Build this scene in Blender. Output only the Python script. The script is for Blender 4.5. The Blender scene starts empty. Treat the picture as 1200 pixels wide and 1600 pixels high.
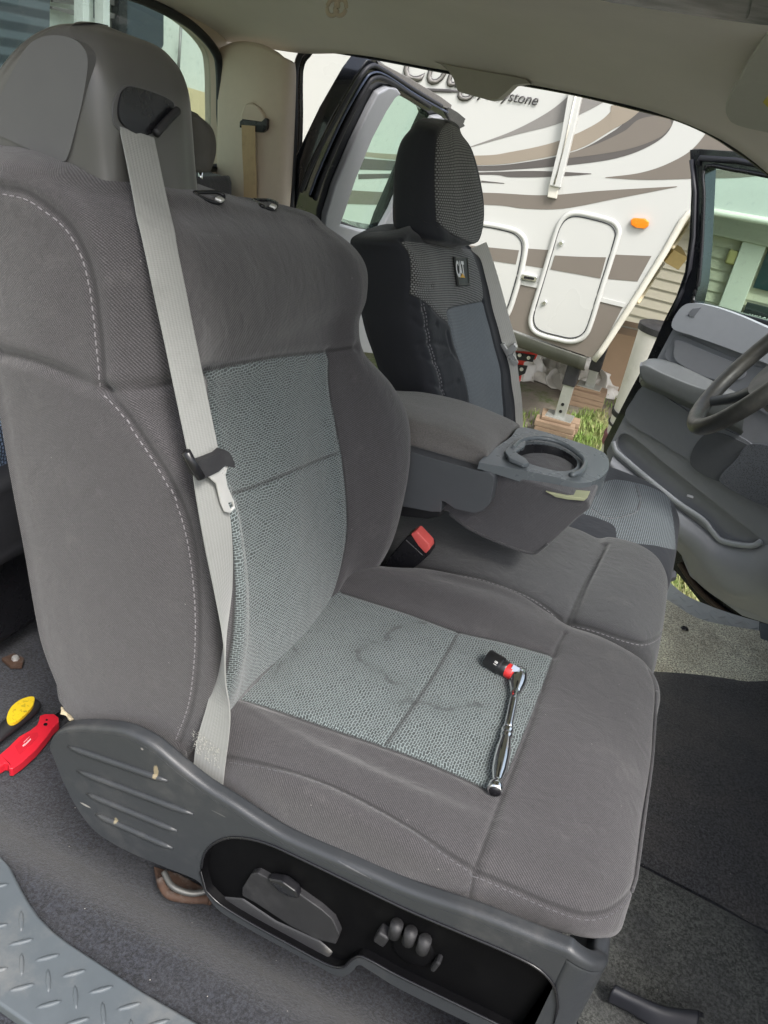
import bpy, bmesh, math, random
import numpy as np
from mathutils import Vector, Matrix
from mathutils.bvhtree import BVHTree
from mathutils.geometry import tessellate_polygon
random.seed(7); rng = np.random.default_rng(7)
SC = bpy.context.scene
COL = SC.collection
R = math.radians

# ---------------------------------------------------------------- camera
CF, CP, CR, CY = 1208.4, R(28.51), R(10.99), R(17.47)
CC = np.array([.338, -.568, 1.086])
_f0 = np.array([-math.sin(CY), math.cos(CY), 0]); _r0 = np.array([math.cos(CY), math.sin(CY), 0]); _u0 = np.array([0, 0, 1.])
_F = _f0*math.cos(CP) - _u0*math.sin(CP); _u1 = _u0*math.cos(CP) + _f0*math.sin(CP)
_Rt = _r0*math.cos(CR) + _u1*math.sin(CR); _U = -_r0*math.sin(CR) + _u1*math.cos(CR)
cam = bpy.data.cameras.new('camera'); camo = bpy.data.objects.new('camera', cam); COL.objects.link(camo)
cam.sensor_fit = 'VERTICAL'; cam.sensor_height = 36; cam.lens = 36*CF/1600
cam.clip_start = .02; cam.clip_end = 600
camo.matrix_world = Matrix(((_Rt[0], _U[0], -_F[0], CC[0]), (_Rt[1], _U[1], -_F[1], CC[1]), (_Rt[2], _U[2], -_F[2], CC[2]), (0, 0, 0, 1)))
SC.camera = camo
SC.render.resolution_x = 768; SC.render.resolution_y = 1024

# ---------------------------------------------------------------- light
SUN_EL, SUN_AZ = R(54), R(132)      # azimuth measured clockwise from +Y
w = bpy.data.worlds.new('World'); SC.world = w; w.use_nodes = True
nt = w.node_tree; nt.nodes.clear()
sky = nt.nodes.new('ShaderNodeTexSky'); sky.sky_type = 'NISHITA'; sky.sun_disc = False
sky.sun_elevation = SUN_EL; sky.sun_rotation = SUN_AZ; sky.air_density = 1.0; sky.dust_density = 4.0; sky.ozone_density = .6
bg = nt.nodes.new('ShaderNodeBackground'); bg.inputs[1].default_value = .15
hs = nt.nodes.new('ShaderNodeHueSaturation'); hs.inputs['Saturation'].default_value = .55
wo = nt.nodes.new('ShaderNodeOutputWorld')
nt.links.new(sky.outputs[0], hs.inputs['Color']); nt.links.new(hs.outputs[0], bg.inputs[0]); nt.links.new(bg.outputs[0], wo.inputs[0])
sl = bpy.data.lights.new('sun', 'SUN'); sl.energy = 1.5; sl.angle = R(16); sl.color = (1, .98, .95)
so = bpy.data.objects.new('sun', sl); COL.objects.link(so)
_sd = Vector((math.sin(SUN_AZ)*math.cos(SUN_EL), math.cos(SUN_AZ)*math.cos(SUN_EL), math.sin(SUN_EL)))
so.rotation_euler = _sd.to_track_quat('Z', 'Y').to_euler()
SC.view_settings.view_transform = 'Standard'; SC.view_settings.look = 'None'
SC.view_settings.exposure = 1.15; SC.view_settings.gamma = 1

# ---------------------------------------------------------------- placing helpers
def ray(px, py):
    return _Rt*(px-600)/CF - _U*(py-800)/CF + _F
def _bp(px, py, a, v):
    d = ray(px, py); return CC + d*(v-CC[a])/d[a]
def X(px, py, v): return _bp(px, py, 0, v)
def Y(px, py, v): return _bp(px, py, 1, v)
def Z(px, py, v): return _bp(px, py, 2, v)
def PL(px, py, p0, n):
    d = ray(px, py); n = np.array(n, float); return CC + d*(np.dot(np.array(p0, float)-CC, n)/np.dot(d, n))
def YS(pts, v): return [Y(a, b, v) for a, b in pts]

# ---------------------------------------------------------------- object helpers
def link(name, me, mat=None, parent=None):
    o = bpy.data.objects.new(name, me); COL.objects.link(o)
    if mat is not None: me.materials.append(mat)
    if parent is not None: o.parent = parent
    return o
def tag(o, label=None, cat=None, group=None, kind=None):
    if label: o['label'] = label
    if cat: o['category'] = cat
    if group: o['group'] = group
    if kind: o['kind'] = kind
    return o
def thing(name, label, cat, group=None):
    o = bpy.data.objects.new(name, None); COL.objects.link(o); o.empty_display_size = .05
    return tag(o, label, cat, group)
def base(root, p):
    """put the empty at the thing's base without moving its children"""
    p = Vector(p); root.location = p
    for c in root.children: c.matrix_parent_inverse = Matrix.Translation(-p)
def smooth(me, v=True):
    me.polygons.foreach_set('use_smooth', [v]*len(me.polygons)); me.update()
def fromdata(name, V, F, mat, parent=None, sm=False):
    me = bpy.data.meshes.new(name); me.from_pydata([tuple(map(float, v)) for v in V], [], [tuple(map(int, f)) for f in F]); me.update()
    if sm: smooth(me)
    return link(name, me, mat, parent)
def bev(o, w=.002, seg=2, ang=35):
    m = o.modifiers.new('b', 'BEVEL'); m.width = w; m.segments = seg; m.limit_method = 'ANGLE'; m.angle_limit = R(ang); m.use_clamp_overlap = True
    smooth(o.data)
    m2 = o.modifiers.new('wn', 'WEIGHTED_NORMAL'); m2.keep_sharp = False
    return o
def cr(P, ts, closed=False):
    P = np.asarray(P, float); n = len(P); ts = np.asarray(ts, float)
    i = np.floor(ts).astype(int)
    if closed:
        f = ts-i; a, b, c, d = P[(i-1) % n], P[i % n], P[(i+1) % n], P[(i+2) % n]
    else:
        i = np.clip(i, 0, n-2); f = ts-i
        Q = np.concatenate([[2*P[0]-P[1]], P, [2*P[-1]-P[-2]]]); a, b, c, d = Q[i], Q[i+1], Q[i+2], Q[i+3]
    f = f.reshape((-1,)+(1,)*(P.ndim-1))
    return .5*(2*b + (c-a)*f + (2*a-5*b+4*c-d)*f*f + (3*b-a-3*c+d)*f**3)
def spl(P, n=60, closed=False):
    P = np.asarray(P, float); m = len(P) if closed else len(P)-1
    return cr(P, np.linspace(0, m, n, endpoint=not closed), closed)
def params(P, n, axis_closed):
    # P control net moved so that axis 0 is sampled
    Q = np.concatenate([P, P[:1]]) if axis_closed else P
    L = np.linalg.norm(np.diff(Q, axis=0), axis=-1).mean(axis=tuple(range(1, P.ndim-1))) if P.ndim > 2 else np.linalg.norm(np.diff(Q, axis=0), axis=-1)
    L = np.maximum(L, L.sum()*.01); c = np.r_[0, np.cumsum(L)]
    s = np.linspace(0, c[-1], n, endpoint=not axis_closed)
    return np.interp(s, c, np.arange(len(c)))
def surf(name, net, nu, nv, mat, parent=None, closed_v=False, cap=False, post=None, thick=0, flip=False):
    """net[row][col] -> dense smooth sheet; rows = u, cols = v (closed_v wraps the columns). UV in metres."""
    N = np.array([[np.asarray(p, float) for p in r] for r in net])
    A = cr(N, params(N, nu, False), False)
    B = np.swapaxes(A, 0, 1); B = cr(B, params(B, nv, closed_v), closed_v); G = np.swapaxes(B, 0, 1)
    if post is not None: G = post(G)
    nu, nv = G.shape[:2]
    idx = np.arange(nu*nv).reshape(nu, nv); J = nv if closed_v else nv-1
    a = idx[:-1, :][:, np.arange(J)]; b = idx[:-1, :][:, (np.arange(J)+1) % nv]; c = idx[1:, :][:, (np.arange(J)+1) % nv]; d = idx[1:, :][:, np.arange(J)]
    F = np.stack([a, b, c, d] if not flip else [d, c, b, a], -1).reshape(-1, 4)
    V = G.reshape(-1, 3)
    me = bpy.data.meshes.new(name); me.from_pydata(V.tolist(), [], F.tolist())
    du = np.r_[0, np.cumsum(np.linalg.norm(np.diff(G, axis=0), axis=-1).mean(1))]
    Gv = np.concatenate([G, G[:, :1]], 1) if closed_v else G
    dv = np.r_[0, np.cumsum(np.linalg.norm(np.diff(Gv, axis=1), axis=-1).mean(0))]
    ii, jj = np.meshgrid(np.arange(nu-1), np.arange(J), indexing='ij')
    U = [(dv[jj], du[ii]), (dv[jj+1], du[ii]), (dv[jj+1], du[ii+1]), (dv[jj], du[ii+1])]
    if flip: U = U[::-1]
    uv = np.stack([np.stack(q, -1) for q in U], 2).reshape(-1, 2)
    me.uv_layers.new(name='UVMap').data.foreach_set('uv', uv.astype(np.float32).ravel())
    if cap:
        bm = bmesh.new(); bm.from_mesh(me); bm.verts.ensure_lookup_table()
        for row in (idx[0], idx[-1]):
            try: bm.faces.new([bm.verts[int(k)] for k in row])
            except ValueError: pass
        bmesh.ops.recalc_face_normals(bm, faces=bm.faces); bm.to_mesh(me); bm.free()
    me.update(); smooth(me)
    o = link(name, me, mat, parent)
    if thick:
        m = o.modifiers.new('s', 'SOLIDIFY'); m.thickness = thick; m.offset = -1
    return o
def panel(name, outer, n, th, mat, parent=None, holes=(), bevel=.002, seg=2):
    """flat or slightly bent outline (3D points), optional holes, extruded by th along n"""
    n = np.array(n, float); n /= np.linalg.norm(n)
    loops = [[np.asarray(p, float) for p in outer]]+[[np.asarray(p, float) for p in h] for h in holes]
    bm = bmesh.new(); allv = []; fr = []; bk = []
    for L in loops:
        a = [bm.verts.new(p) for p in L]; b = [bm.verts.new(p+n*th) for p in L]
        fr += a; bk += b; k = len(a)
        for i in range(k): bm.faces.new((a[i], a[(i+1) % k], b[(i+1) % k], b[i]))
    tris = tessellate_polygon([[Vector(p) for p in L] for L in loops])
    for t in tris:
        for S in (fr, bk):
            try: bm.faces.new([S[i] for i in t])
            except ValueError: pass
    bmesh.ops.recalc_face_normals(bm, faces=bm.faces)
    me = bpy.data.meshes.new(name); bm.to_mesh(me); bm.free()
    o = link(name, me, mat, parent)
    if bevel: bev(o, bevel, seg)
    return o
def tube(name, P, r, mat, parent=None, n=10, closed=False, flat=1.0, ref=(0, 0, 1), res=None, sm=True):
    """tube along P; r radius or list; flat squashes the section across ref"""
    P = np.asarray(P, float)
    if res: 
        rr = np.asarray(r, float)
        if rr.ndim: r = spl(rr[:, None], res, closed)[:, 0]
        P = spl(P, res, closed)
    m = len(P); r = np.full(m, r, float) if np.ndim(r) == 0 else np.asarray(r, float)
    T = np.roll(P, -1, 0)-np.roll(P, 1, 0) if closed else np.gradient(P, axis=0)
    T /= np.linalg.norm(T, axis=1)[:, None]+1e-12
    ref = np.array(ref, float); A = np.cross(T, ref); bad = np.linalg.norm(A, axis=1) < 1e-3
    A[bad] = np.cross(T[bad], (1, 0, 0)); A /= np.linalg.norm(A, axis=1)[:, None]; B = np.cross(A, T)
    th = np.linspace(0, 2*math.pi, n, endpoint=False)
    V = P[:, None]+r[:, None, None]*(np.cos(th)[None, :, None]*A[:, None]+flat*np.sin(th)[None, :, None]*B[:, None])
    V = V.reshape(-1, 3); F = []
    for i in range(m if closed else m-1):
        for j in range(n):
            F.append((i*n+j, i*n+(j+1) % n, ((i+1) % m)*n+(j+1) % n, ((i+1) % m)*n+j))
    if not closed: F += [tuple(range(n))[::-1], tuple((m-1)*n+j for j in range(n))]
    return fromdata(name, V, F, mat, parent, sm)
def ribbon(name, P, wdir, width, th, mat, parent=None, res=None):
    """strap: centre line P, per-point width direction"""
    P = np.asarray(P, float); W = np.asarray(wdir, float)
    if W.ndim == 1: W = np.tile(W, (len(P), 1))
    if res: P = spl(P, res); W = spl(W, res)
    T = np.gradient(P, axis=0); T /= np.linalg.norm(T, axis=1)[:, None]
    W = W-(W*T).sum(1)[:, None]*T; W /= np.linalg.norm(W, axis=1)[:, None]; N = np.cross(T, W)
    w2 = width/2; m = len(P); s = [(-w2, -th/2), (w2, -th/2), (w2, th/2), (-w2, th/2)]
    V = np.concatenate([P+W*a+N*b for a, b in s]); F = []
    for i in range(m-1):
        for j in range(4):
            k = (j+1) % 4; F.append((j*m+i, k*m+i, k*m+i+1, j*m+i+1))
    F += [(0, m, 2*m, 3*m), (m-1, 2*m-1, 3*m-1, 4*m-1)]
    o = fromdata(name, V, F, mat, parent)
    me = o.data; L = np.r_[0, np.cumsum(np.linalg.norm(np.diff(P, axis=0), axis=1))]
    uvl = me.uv_layers.new(name='UVMap')
    co = {0: 0, 1: width, 2: width, 3: 0}
    for li, lp in enumerate(me.loops):
        v = lp.vertex_index; uvl.data[li].uv = (co[v//m], L[v % m])
    bm = bmesh.new(); bm.from_mesh(me); bmesh.ops.recalc_face_normals(bm, faces=bm.faces); bm.to_mesh(me); bm.free()
    return o
def uvbox(o, a, b):
    me = o.data; u = me.uv_layers.new(name='UVMap')
    for lp, d in zip(me.loops, u.data): c = me.vertices[lp.vertex_index].co; d.uv = (c[a], c[b])
    for nm, v_ in (('seam', 9.), ('region', -9.)):
        at = me.attributes.new(nm, 'FLOAT', 'POINT'); at.data.foreach_set('value', [v_]*len(me.vertices))
def box(name, c, s, mat, parent=None, rot=(0, 0, 0), bevel=.003, seg=2):
    bm = bmesh.new(); bmesh.ops.create_cube(bm, size=1)
    from mathutils import Euler
    M = Matrix.Translation(Vector(c)) @ Euler(rot).to_matrix().to_4x4() @ Matrix.Diagonal((*s, 1))
    bmesh.ops.transform(bm, matrix=M, verts=bm.verts)
    me = bpy.data.meshes.new(name); bm.to_mesh(me); bm.free()
    o = link(name, me, mat, parent)
    if bevel: bev(o, bevel, seg)
    return o
def lathe(name, prof, mat, parent=None, o=(0, 0, 0), ax=(0, 0, 1), n=32):
    """prof: list of (radius, height along ax)"""
    ax = Vector(ax).normalized(); a = ax.orthogonal().normalized(); b = ax.cross(a); o = Vector(o); V = []; F = []
    for r, h in prof:
        for k in range(n):
            t = 2*math.pi*k/n; V.append(o+ax*h+a*(r*math.cos(t))+b*(r*math.sin(t)))
    m = len(prof)
    for i in range(m-1):
        for k in range(n): F.append((i*n+k, i*n+(k+1) % n, (i+1)*n+(k+1) % n, (i+1)*n+k))
    F += [tuple(range(n))[::-1], tuple((m-1)*n+k for k in range(n))]
    ob = fromdata(name, V, F, mat, parent, True)
    m = ob.modifiers.new('e', 'EDGE_SPLIT'); m.split_angle = R(40)
    return ob
def text(name, s, P0, xdir, ydir, size, mat, parent=None, ext=.0004, shear=0, sx=1, align='LEFT', off=0, spacing=1):
    cu = bpy.data.curves.new(name, 'FONT'); cu.body = s; cu.size = 1; cu.extrude = .0; cu.shear = shear; cu.align_x = align; cu.offset = off; cu.space_character = spacing
    cu.resolution_u = 3
    o = bpy.data.objects.new('tmp', cu); COL.objects.link(o)
    dg = bpy.context.evaluated_depsgraph_get(); me = bpy.data.meshes.new_from_object(o.evaluated_get(dg))
    bpy.data.objects.remove(o)
    xd = np.array(xdir, float); xd /= np.linalg.norm(xd); yd = np.array(ydir, float); yd = yd-xd*np.dot(xd, yd); yd /= np.linalg.norm(yd); zd = np.cross(xd, yd)
    for v in me.vertices:
        p = np.array(P0)+xd*v.co.x*size*sx+yd*v.co.y*size+zd*ext; v.co = p
    me.name = name; me.materials.clear(); me.update()
    o = link(name, me, mat, parent)
    m = o.modifiers.new('s', 'SOLIDIFY'); m.thickness = ext*.9
    return o

# ---------------------------------------------------------------- seams, regions and stitches on soft surfaces
class Soft:
    def __init__(s, o):
        s.o = o; me = o.data; s.n = len(me.vertices)
        s.V = np.empty(s.n*3); me.vertices.foreach_get('co', s.V); s.V = s.V.reshape(-1, 3)
        s.N = np.empty(s.n*3); me.vertices.foreach_get('normal', s.N); s.N = s.N.reshape(-1, 3)
        s.tree = BVHTree.FromPolygons([tuple(v) for v in s.V], [tuple(p.vertices) for p in me.polygons])
        s.d = np.full(s.n, 9.); s.reg = np.full(s.n, -9.)
    def hit(s, px, py):
        h = s.tree.ray_cast(Vector(CC), Vector(ray(px, py)).normalized())
        if h[0] is None:
            h = s.tree.find_nearest(Vector(CC+ray(px, py)*1.0)); return None
        return np.array(h[0])
    def line(s, pix, n=120, closed=False):
        """seam given where the photograph shows it, dropped onto the real surface"""
        P = spl(np.array([(a, b, 0) for a, b in pix], float), n, closed)
        H = [s.hit(p[0], p[1]) for p in P]
        return np.array([h for h in H if h is not None])
    def drop(s, P, n=120):
        P = spl(P, n); return np.array([s.tree.find_nearest(Vector(p))[0] for p in P])
    def dist(s, L):
        out = np.full(s.n, 9.)
        a = L[:-1]; b = L[1:]
        for p, q in zip(a, b):
            e = q-p; l2 = max((e*e).sum(), 1e-12); near = np.linalg.norm(s.V-p, axis=1) < .12+math.sqrt(l2)
            W = s.V[near]; t = np.clip(((W-p)@e)/l2, 0, 1); d = np.linalg.norm(W-p-t[:, None]*e, axis=1)
            out[near] = np.minimum(out[near], d)
        return out
    def seam(s, L, depth=.004, wd=.005, puff=.0, pw=.03, mark=True):
        d = s.dist(L)
        if mark: s.d = np.minimum(s.d, d)
        s.V = s.V - s.N*(depth*np.exp(-(d/wd)**2)+puff*np.exp(-d/pw))[:, None]
    def region(s, poly, ax, nsign, minn=.2):
        """poly: closed 3D polygon, measured in the plane across axis ax"""
        k = [i for i in range(3) if i != ax]; P = np.asarray(poly)[:, k]; Q = s.V[:, k]
        ins = np.zeros(s.n, bool); dm = np.full(s.n, 9.)
        m = len(P)
        for i in range(m):
            p, q = P[i], P[(i+1) % m]; e = q-p; l2 = max((e*e).sum(), 1e-12)
            t = np.clip(((Q-p)@e)/l2, 0, 1); dm = np.minimum(dm, np.linalg.norm(Q-p-t[:, None]*e, axis=1))
            c = ((p[1] > Q[:, 1]) != (q[1] > Q[:, 1])); 
            with np.errstate(all='ignore'):
                xx = (q[0]-p[0])*(Q[:, 1]-p[1])/(q[1]-p[1])+p[0]
            ins ^= c & (Q[:, 0] < xx)
        ok = s.N[:, ax]*nsign > minn
        sd = np.where(ins & ok, dm, -dm); sd[~ok] = -9
        s.reg = np.maximum(s.reg, sd); return sd
    def wrinkle(s, amp, scale, seed=0):
        r = np.random.default_rng(seed); out = np.zeros(s.n)
        for k in range(14):
            d = r.normal(size=3); d /= np.linalg.norm(d); f = scale*(.5+r.random()*1.3); out += np.sin(s.V@d*f+r.random()*7)
        s.V = s.V+s.N*(out/4*amp)[:, None]
    def done(s):
        me = s.o.data; me.vertices.foreach_set('co', s.V.ravel())
        for nm, a in (('seam', s.d), ('region', s.reg)):
            at = me.attributes.new(nm, 'FLOAT', 'POINT'); at.data.foreach_set('value', a.astype(np.float32))
        me.update()
        s.tree = BVHTree.FromPolygons([tuple(v) for v in s.V], [tuple(p.vertices) for p in me.polygons])
    def stitch(s, name, L, mat, off=.005, parent=None, dash=.0045, gap=.0035, w=.0012, both=False, dirn=None):
        L = np.asarray(L); seg = np.linalg.norm(np.diff(L, axis=0), axis=1); c = np.r_[0, np.cumsum(seg)]
        V = []; F = []; t = 0
        while t < c[-1]-dash:
            for side in ((1, -1) if both else (1,)):
                pa, pb = [np.array([np.interp(x, c, L[:, k]) for k in range(3)]) for x in (t, t+dash)]
                T = pb-pa; T /= np.linalg.norm(T)+1e-9
                _, nn, _, _ = s.tree.find_nearest(Vector(pa)); nn = np.array(nn)
                if np.dot(nn, CC-pa) < 0 and np.dot(nn, s.N[0]) is None: nn = -nn
                S = np.cross(T, nn); S /= np.linalg.norm(S)+1e-9
                o = off*side
                q = []
                for p in (pa, pb):
                    h = s.tree.find_nearest(Vector(p+S*o)); q.append(np.array(h[0]))
                m = len(V); N = nn
                for p in q:
                    V += [p-S*w/2-N*.0004, p+S*w/2-N*.0004, p+S*w*.3+N*w*.6, p-S*w*.3+N*w*.6]
                F += [(m, m+1, m+2, m+3), (m+4, m+7, m+6, m+5)]+[(m+j, m+4+j, m+4+(j+1) % 4, m+(j+1) % 4) for j in range(4)]
            t += dash+gap
        if V: return fromdata(name, V, F, mat, parent or s.o)
def split_region(o, name, attr='region'):
    """lift the faces inside the region off into a child mesh; both keep the same material"""
    me = o.data; a = np.empty(len(me.vertices), np.float32); me.attributes[attr].data.foreach_get('value', a)
    bm = bmesh.new(); bm.from_mesh(me); bm.verts.ensure_lookup_table()
    inn = [f for f in bm.faces if sum(a[v.index] for v in f.verts) > 0]
    bm2 = bm.copy(); bm2.faces.ensure_lookup_table()
    keep = {f.index for f in inn}
    bmesh.ops.delete(bm2, geom=[f for f in bm2.faces if f.index not in keep], context='FACES')
    # keep shading continuous across the cut
    m2 = bpy.data.meshes.new(name); bm2.to_mesh(m2); bm2.free(); m2.materials.append(me.materials[0])
    nn = [tuple(me.vertices[i].normal) for i in range(len(me.vertices))]
    keyn = {tuple(round(x, 6) for x in v.co): tuple(v.normal) for v in me.vertices}
    bmesh.ops.delete(bm, geom=inn, context='FACES'); bm.to_mesh(me); bm.free()
    c = bpy.data.objects.new(name, m2); COL.objects.link(c); c.parent = o
    for M in (me, m2):
        M.update(); smooth(M)
        M.normals_split_custom_set_from_vertices([keyn.get(tuple(round(x, 6) for x in v.co), tuple(v.normal)) for v in M.vertices])
    return c

# ---------------------------------------------------------------- materials
def lin(r, g, b):
    f = lambda c: (c/255/12.92) if c <= 10 else ((c/255+.055)/1.055)**2.4
    return (f(r), f(g), f(b), 1)
class NT:
    def __init__(s, name):
        s.m = bpy.data.materials.new(name); s.m.use_nodes = True; s.t = s.m.node_tree; s.t.nodes.clear()
        s.out = s.n('ShaderNodeOutputMaterial'); s.p = s.n('ShaderNodeBsdfPrincipled'); s.l(s.p.outputs[0], s.out.inputs[0])
    def n(s, t, **k):
        x = s.t.nodes.new(t)
        for a, b in k.items():
            if a.startswith('i_'): x.inputs[a[2:].replace('_', ' ')].default_value = b
            else: setattr(x, a, b)
        return x
    def l(s, a, b): s.t.links.new(a, b)
    def math(s, op, a, b=None, c=None):
        x = s.n('ShaderNodeMath', operation=op)
        for i, v in enumerate((a, b, c)):
            if v is None: continue
            if isinstance(v, (int, float)): x.inputs[i].default_value = v
            else: s.l(v, x.inputs[i])
        return x.outputs[0]
    def mix(s, f, a, b, blend='MIX'):
        x = s.n('ShaderNodeMix', data_type='RGBA', blend_type=blend)
        for i, v in ((0, f), (6, a), (7, b)):
            if isinstance(v, (int, float, tuple)): x.inputs[i].default_value = v
            else: s.l(v, x.inputs[i])
        return x.outputs[2]
    def ramp(s, f, stops):
        x = s.n('ShaderNodeValToRGB'); e = x.color_ramp.elements
        while len(e) < len(stops): e.new(.5)
        for q, (p, c) in zip(e, stops): q.position = p; q.color = c if isinstance(c, tuple) else (c, c, c, 1)
        s.l(f, x.inputs[0]); return x.outputs[0]
    def smooth(s, v, a, b):
        x = s.n('ShaderNodeMapRange', interpolation_type='SMOOTHSTEP'); s.l(v, x.inputs[0]); x.inputs[1].default_value = a; x.inputs[2].default_value = b
        return x.outputs[0]
    def noise(s, scale, detail=3, vec=None, rough=.55, dist=0):
        x = s.n('ShaderNodeTexNoise'); x.inputs['Scale'].default_value = scale; x.inputs['Detail'].default_value = detail; x.inputs['Roughness'].default_value = rough; x.inputs['Distortion'].default_value = dist
        s.l(vec if vec is not None else s.obj(), x.inputs['Vector']); return x.outputs[0]
    def obj(s):
        if not hasattr(s, '_tc'): s._tc = s.n('ShaderNodeTexCoord')
        return s._tc.outputs['Object']
    def uv(s):
        s.obj(); return s._tc.outputs['UV']
    def attr(s, a): return s.n('ShaderNodeAttribute', attribute_name=a).outputs['Fac']
    def bump(s, h, strength=.5, dist=.001, prev=None):
        x = s.n('ShaderNodeBump'); x.inputs['Strength'].default_value = strength; x.inputs['Distance'].default_value = dist
        s.l(h, x.inputs['Height'])
        if prev is not None: s.l(prev, x.inputs['Normal'])
        return x.outputs[0]
    def scale(s, v, k):
        x = s.n('ShaderNodeMapping'); s.l(v, x.inputs[0]); x.inputs['Scale'].default_value = k; return x.outputs[0]
    def sep(s, v):
        x = s.n('ShaderNodeSeparateXYZ'); s.l(v, x.inputs[0]); return x.outputs
def plain(name, col, rough=.5, metal=0, nsc=60, nv=.12, bump=.15, bsc=900, coat=0, dirt=None, dsc=9, damt=.5, rv=.08, spec=.5, spots=()):
    """moulded plastic, paint or metal: slight tone variation, fine grain, optional dust"""
    s = NT(name); p = s.p
    n = s.noise(nsc, 4); c = s.mix(n, tuple(x*(1-nv) for x in col[:3])+(1,), tuple(min(1, x*(1+nv)) for x in col[:3])+(1,))
    if dirt is not None:
        d = s.smooth(s.noise(dsc, 8, rough=.7), .5, .72); c = s.mix(s.math('MULTIPLY', d, damt), c, dirt)
    for P_, ra, rc_ in spots:
        mp = s.n('ShaderNodeMapping'); s.l(s.obj(), mp.inputs[0]); mp.inputs['Scale'].default_value = tuple(1/q for q in ra); mp.inputs['Location'].default_value = tuple(-P_[k]/ra[k] for k in range(3))
        ln = s.n('ShaderNodeVectorMath', operation='LENGTH'); s.l(mp.outputs[0], ln.inputs[0])
        dd_ = s.math('ADD', ln.outputs['Value'], s.math('MULTIPLY', s.math('SUBTRACT', s.noise(300, 4, rough=.8), .5), 1.6)); c = s.mix(s.math('SUBTRACT', 1, s.smooth(dd_, .75, 1.1)), c, rc_)
    s.l(c, p.inputs['Base Color']); p.inputs['Metallic'].default_value = metal
    r = s.ramp(s.noise(nsc*.4, 4), [(.3, max(0, rough-rv)), (.7, min(1, rough+rv))]); s.l(r, p.inputs['Roughness']); p.inputs['Specular IOR Level'].default_value = spec
    p.inputs['Coat Weight'].default_value = coat
    if bump: s.l(s.bump(s.noise(bsc, 2), bump, .0006), p.inputs['Normal'])
    return s.m
def sat(c, k): return tuple(min(1, x*k) for x in c[:3])+(1,)
def twill_h(s, pitch):
    u = s.sep(s.uv()); k = 2*math.pi/pitch
    a = s.math('SINE', s.math('MULTIPLY', s.math('ADD', u[0], s.math('MULTIPLY', u[1], .9)), k))
    b = s.math('SINE', s.math('MULTIPLY', s.math('SUBTRACT', u[1], s.math('MULTIPLY', u[0], .6)), k*1.9))
    return s.math('ADD', s.math('MULTIPLY', a, .36), s.math('ADD', s.math('MULTIPLY', b, .14), .5))
def net_h(s, bw, bh, mort=.20, vec=None):
    x = s.n('ShaderNodeTexBrick'); x.offset = .5; x.squash = 1
    s.l(vec if vec is not None else s.uv(), x.inputs['Vector']); x.inputs['Scale'].default_value = 1
    x.inputs['Brick Width'].default_value = bw; x.inputs['Row Height'].default_value = bh; x.inputs['Mortar Size'].default_value = bh*mort; x.inputs['Mortar Smooth'].default_value = 1
    x.inputs['Color1'].default_value = (0, 0, 0, 1); x.inputs['Color2'].default_value = (.15, .15, .15, 1); x.inputs['Mortar'].default_value = (1, 1, 1, 1)
    return x.outputs[0]
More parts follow.
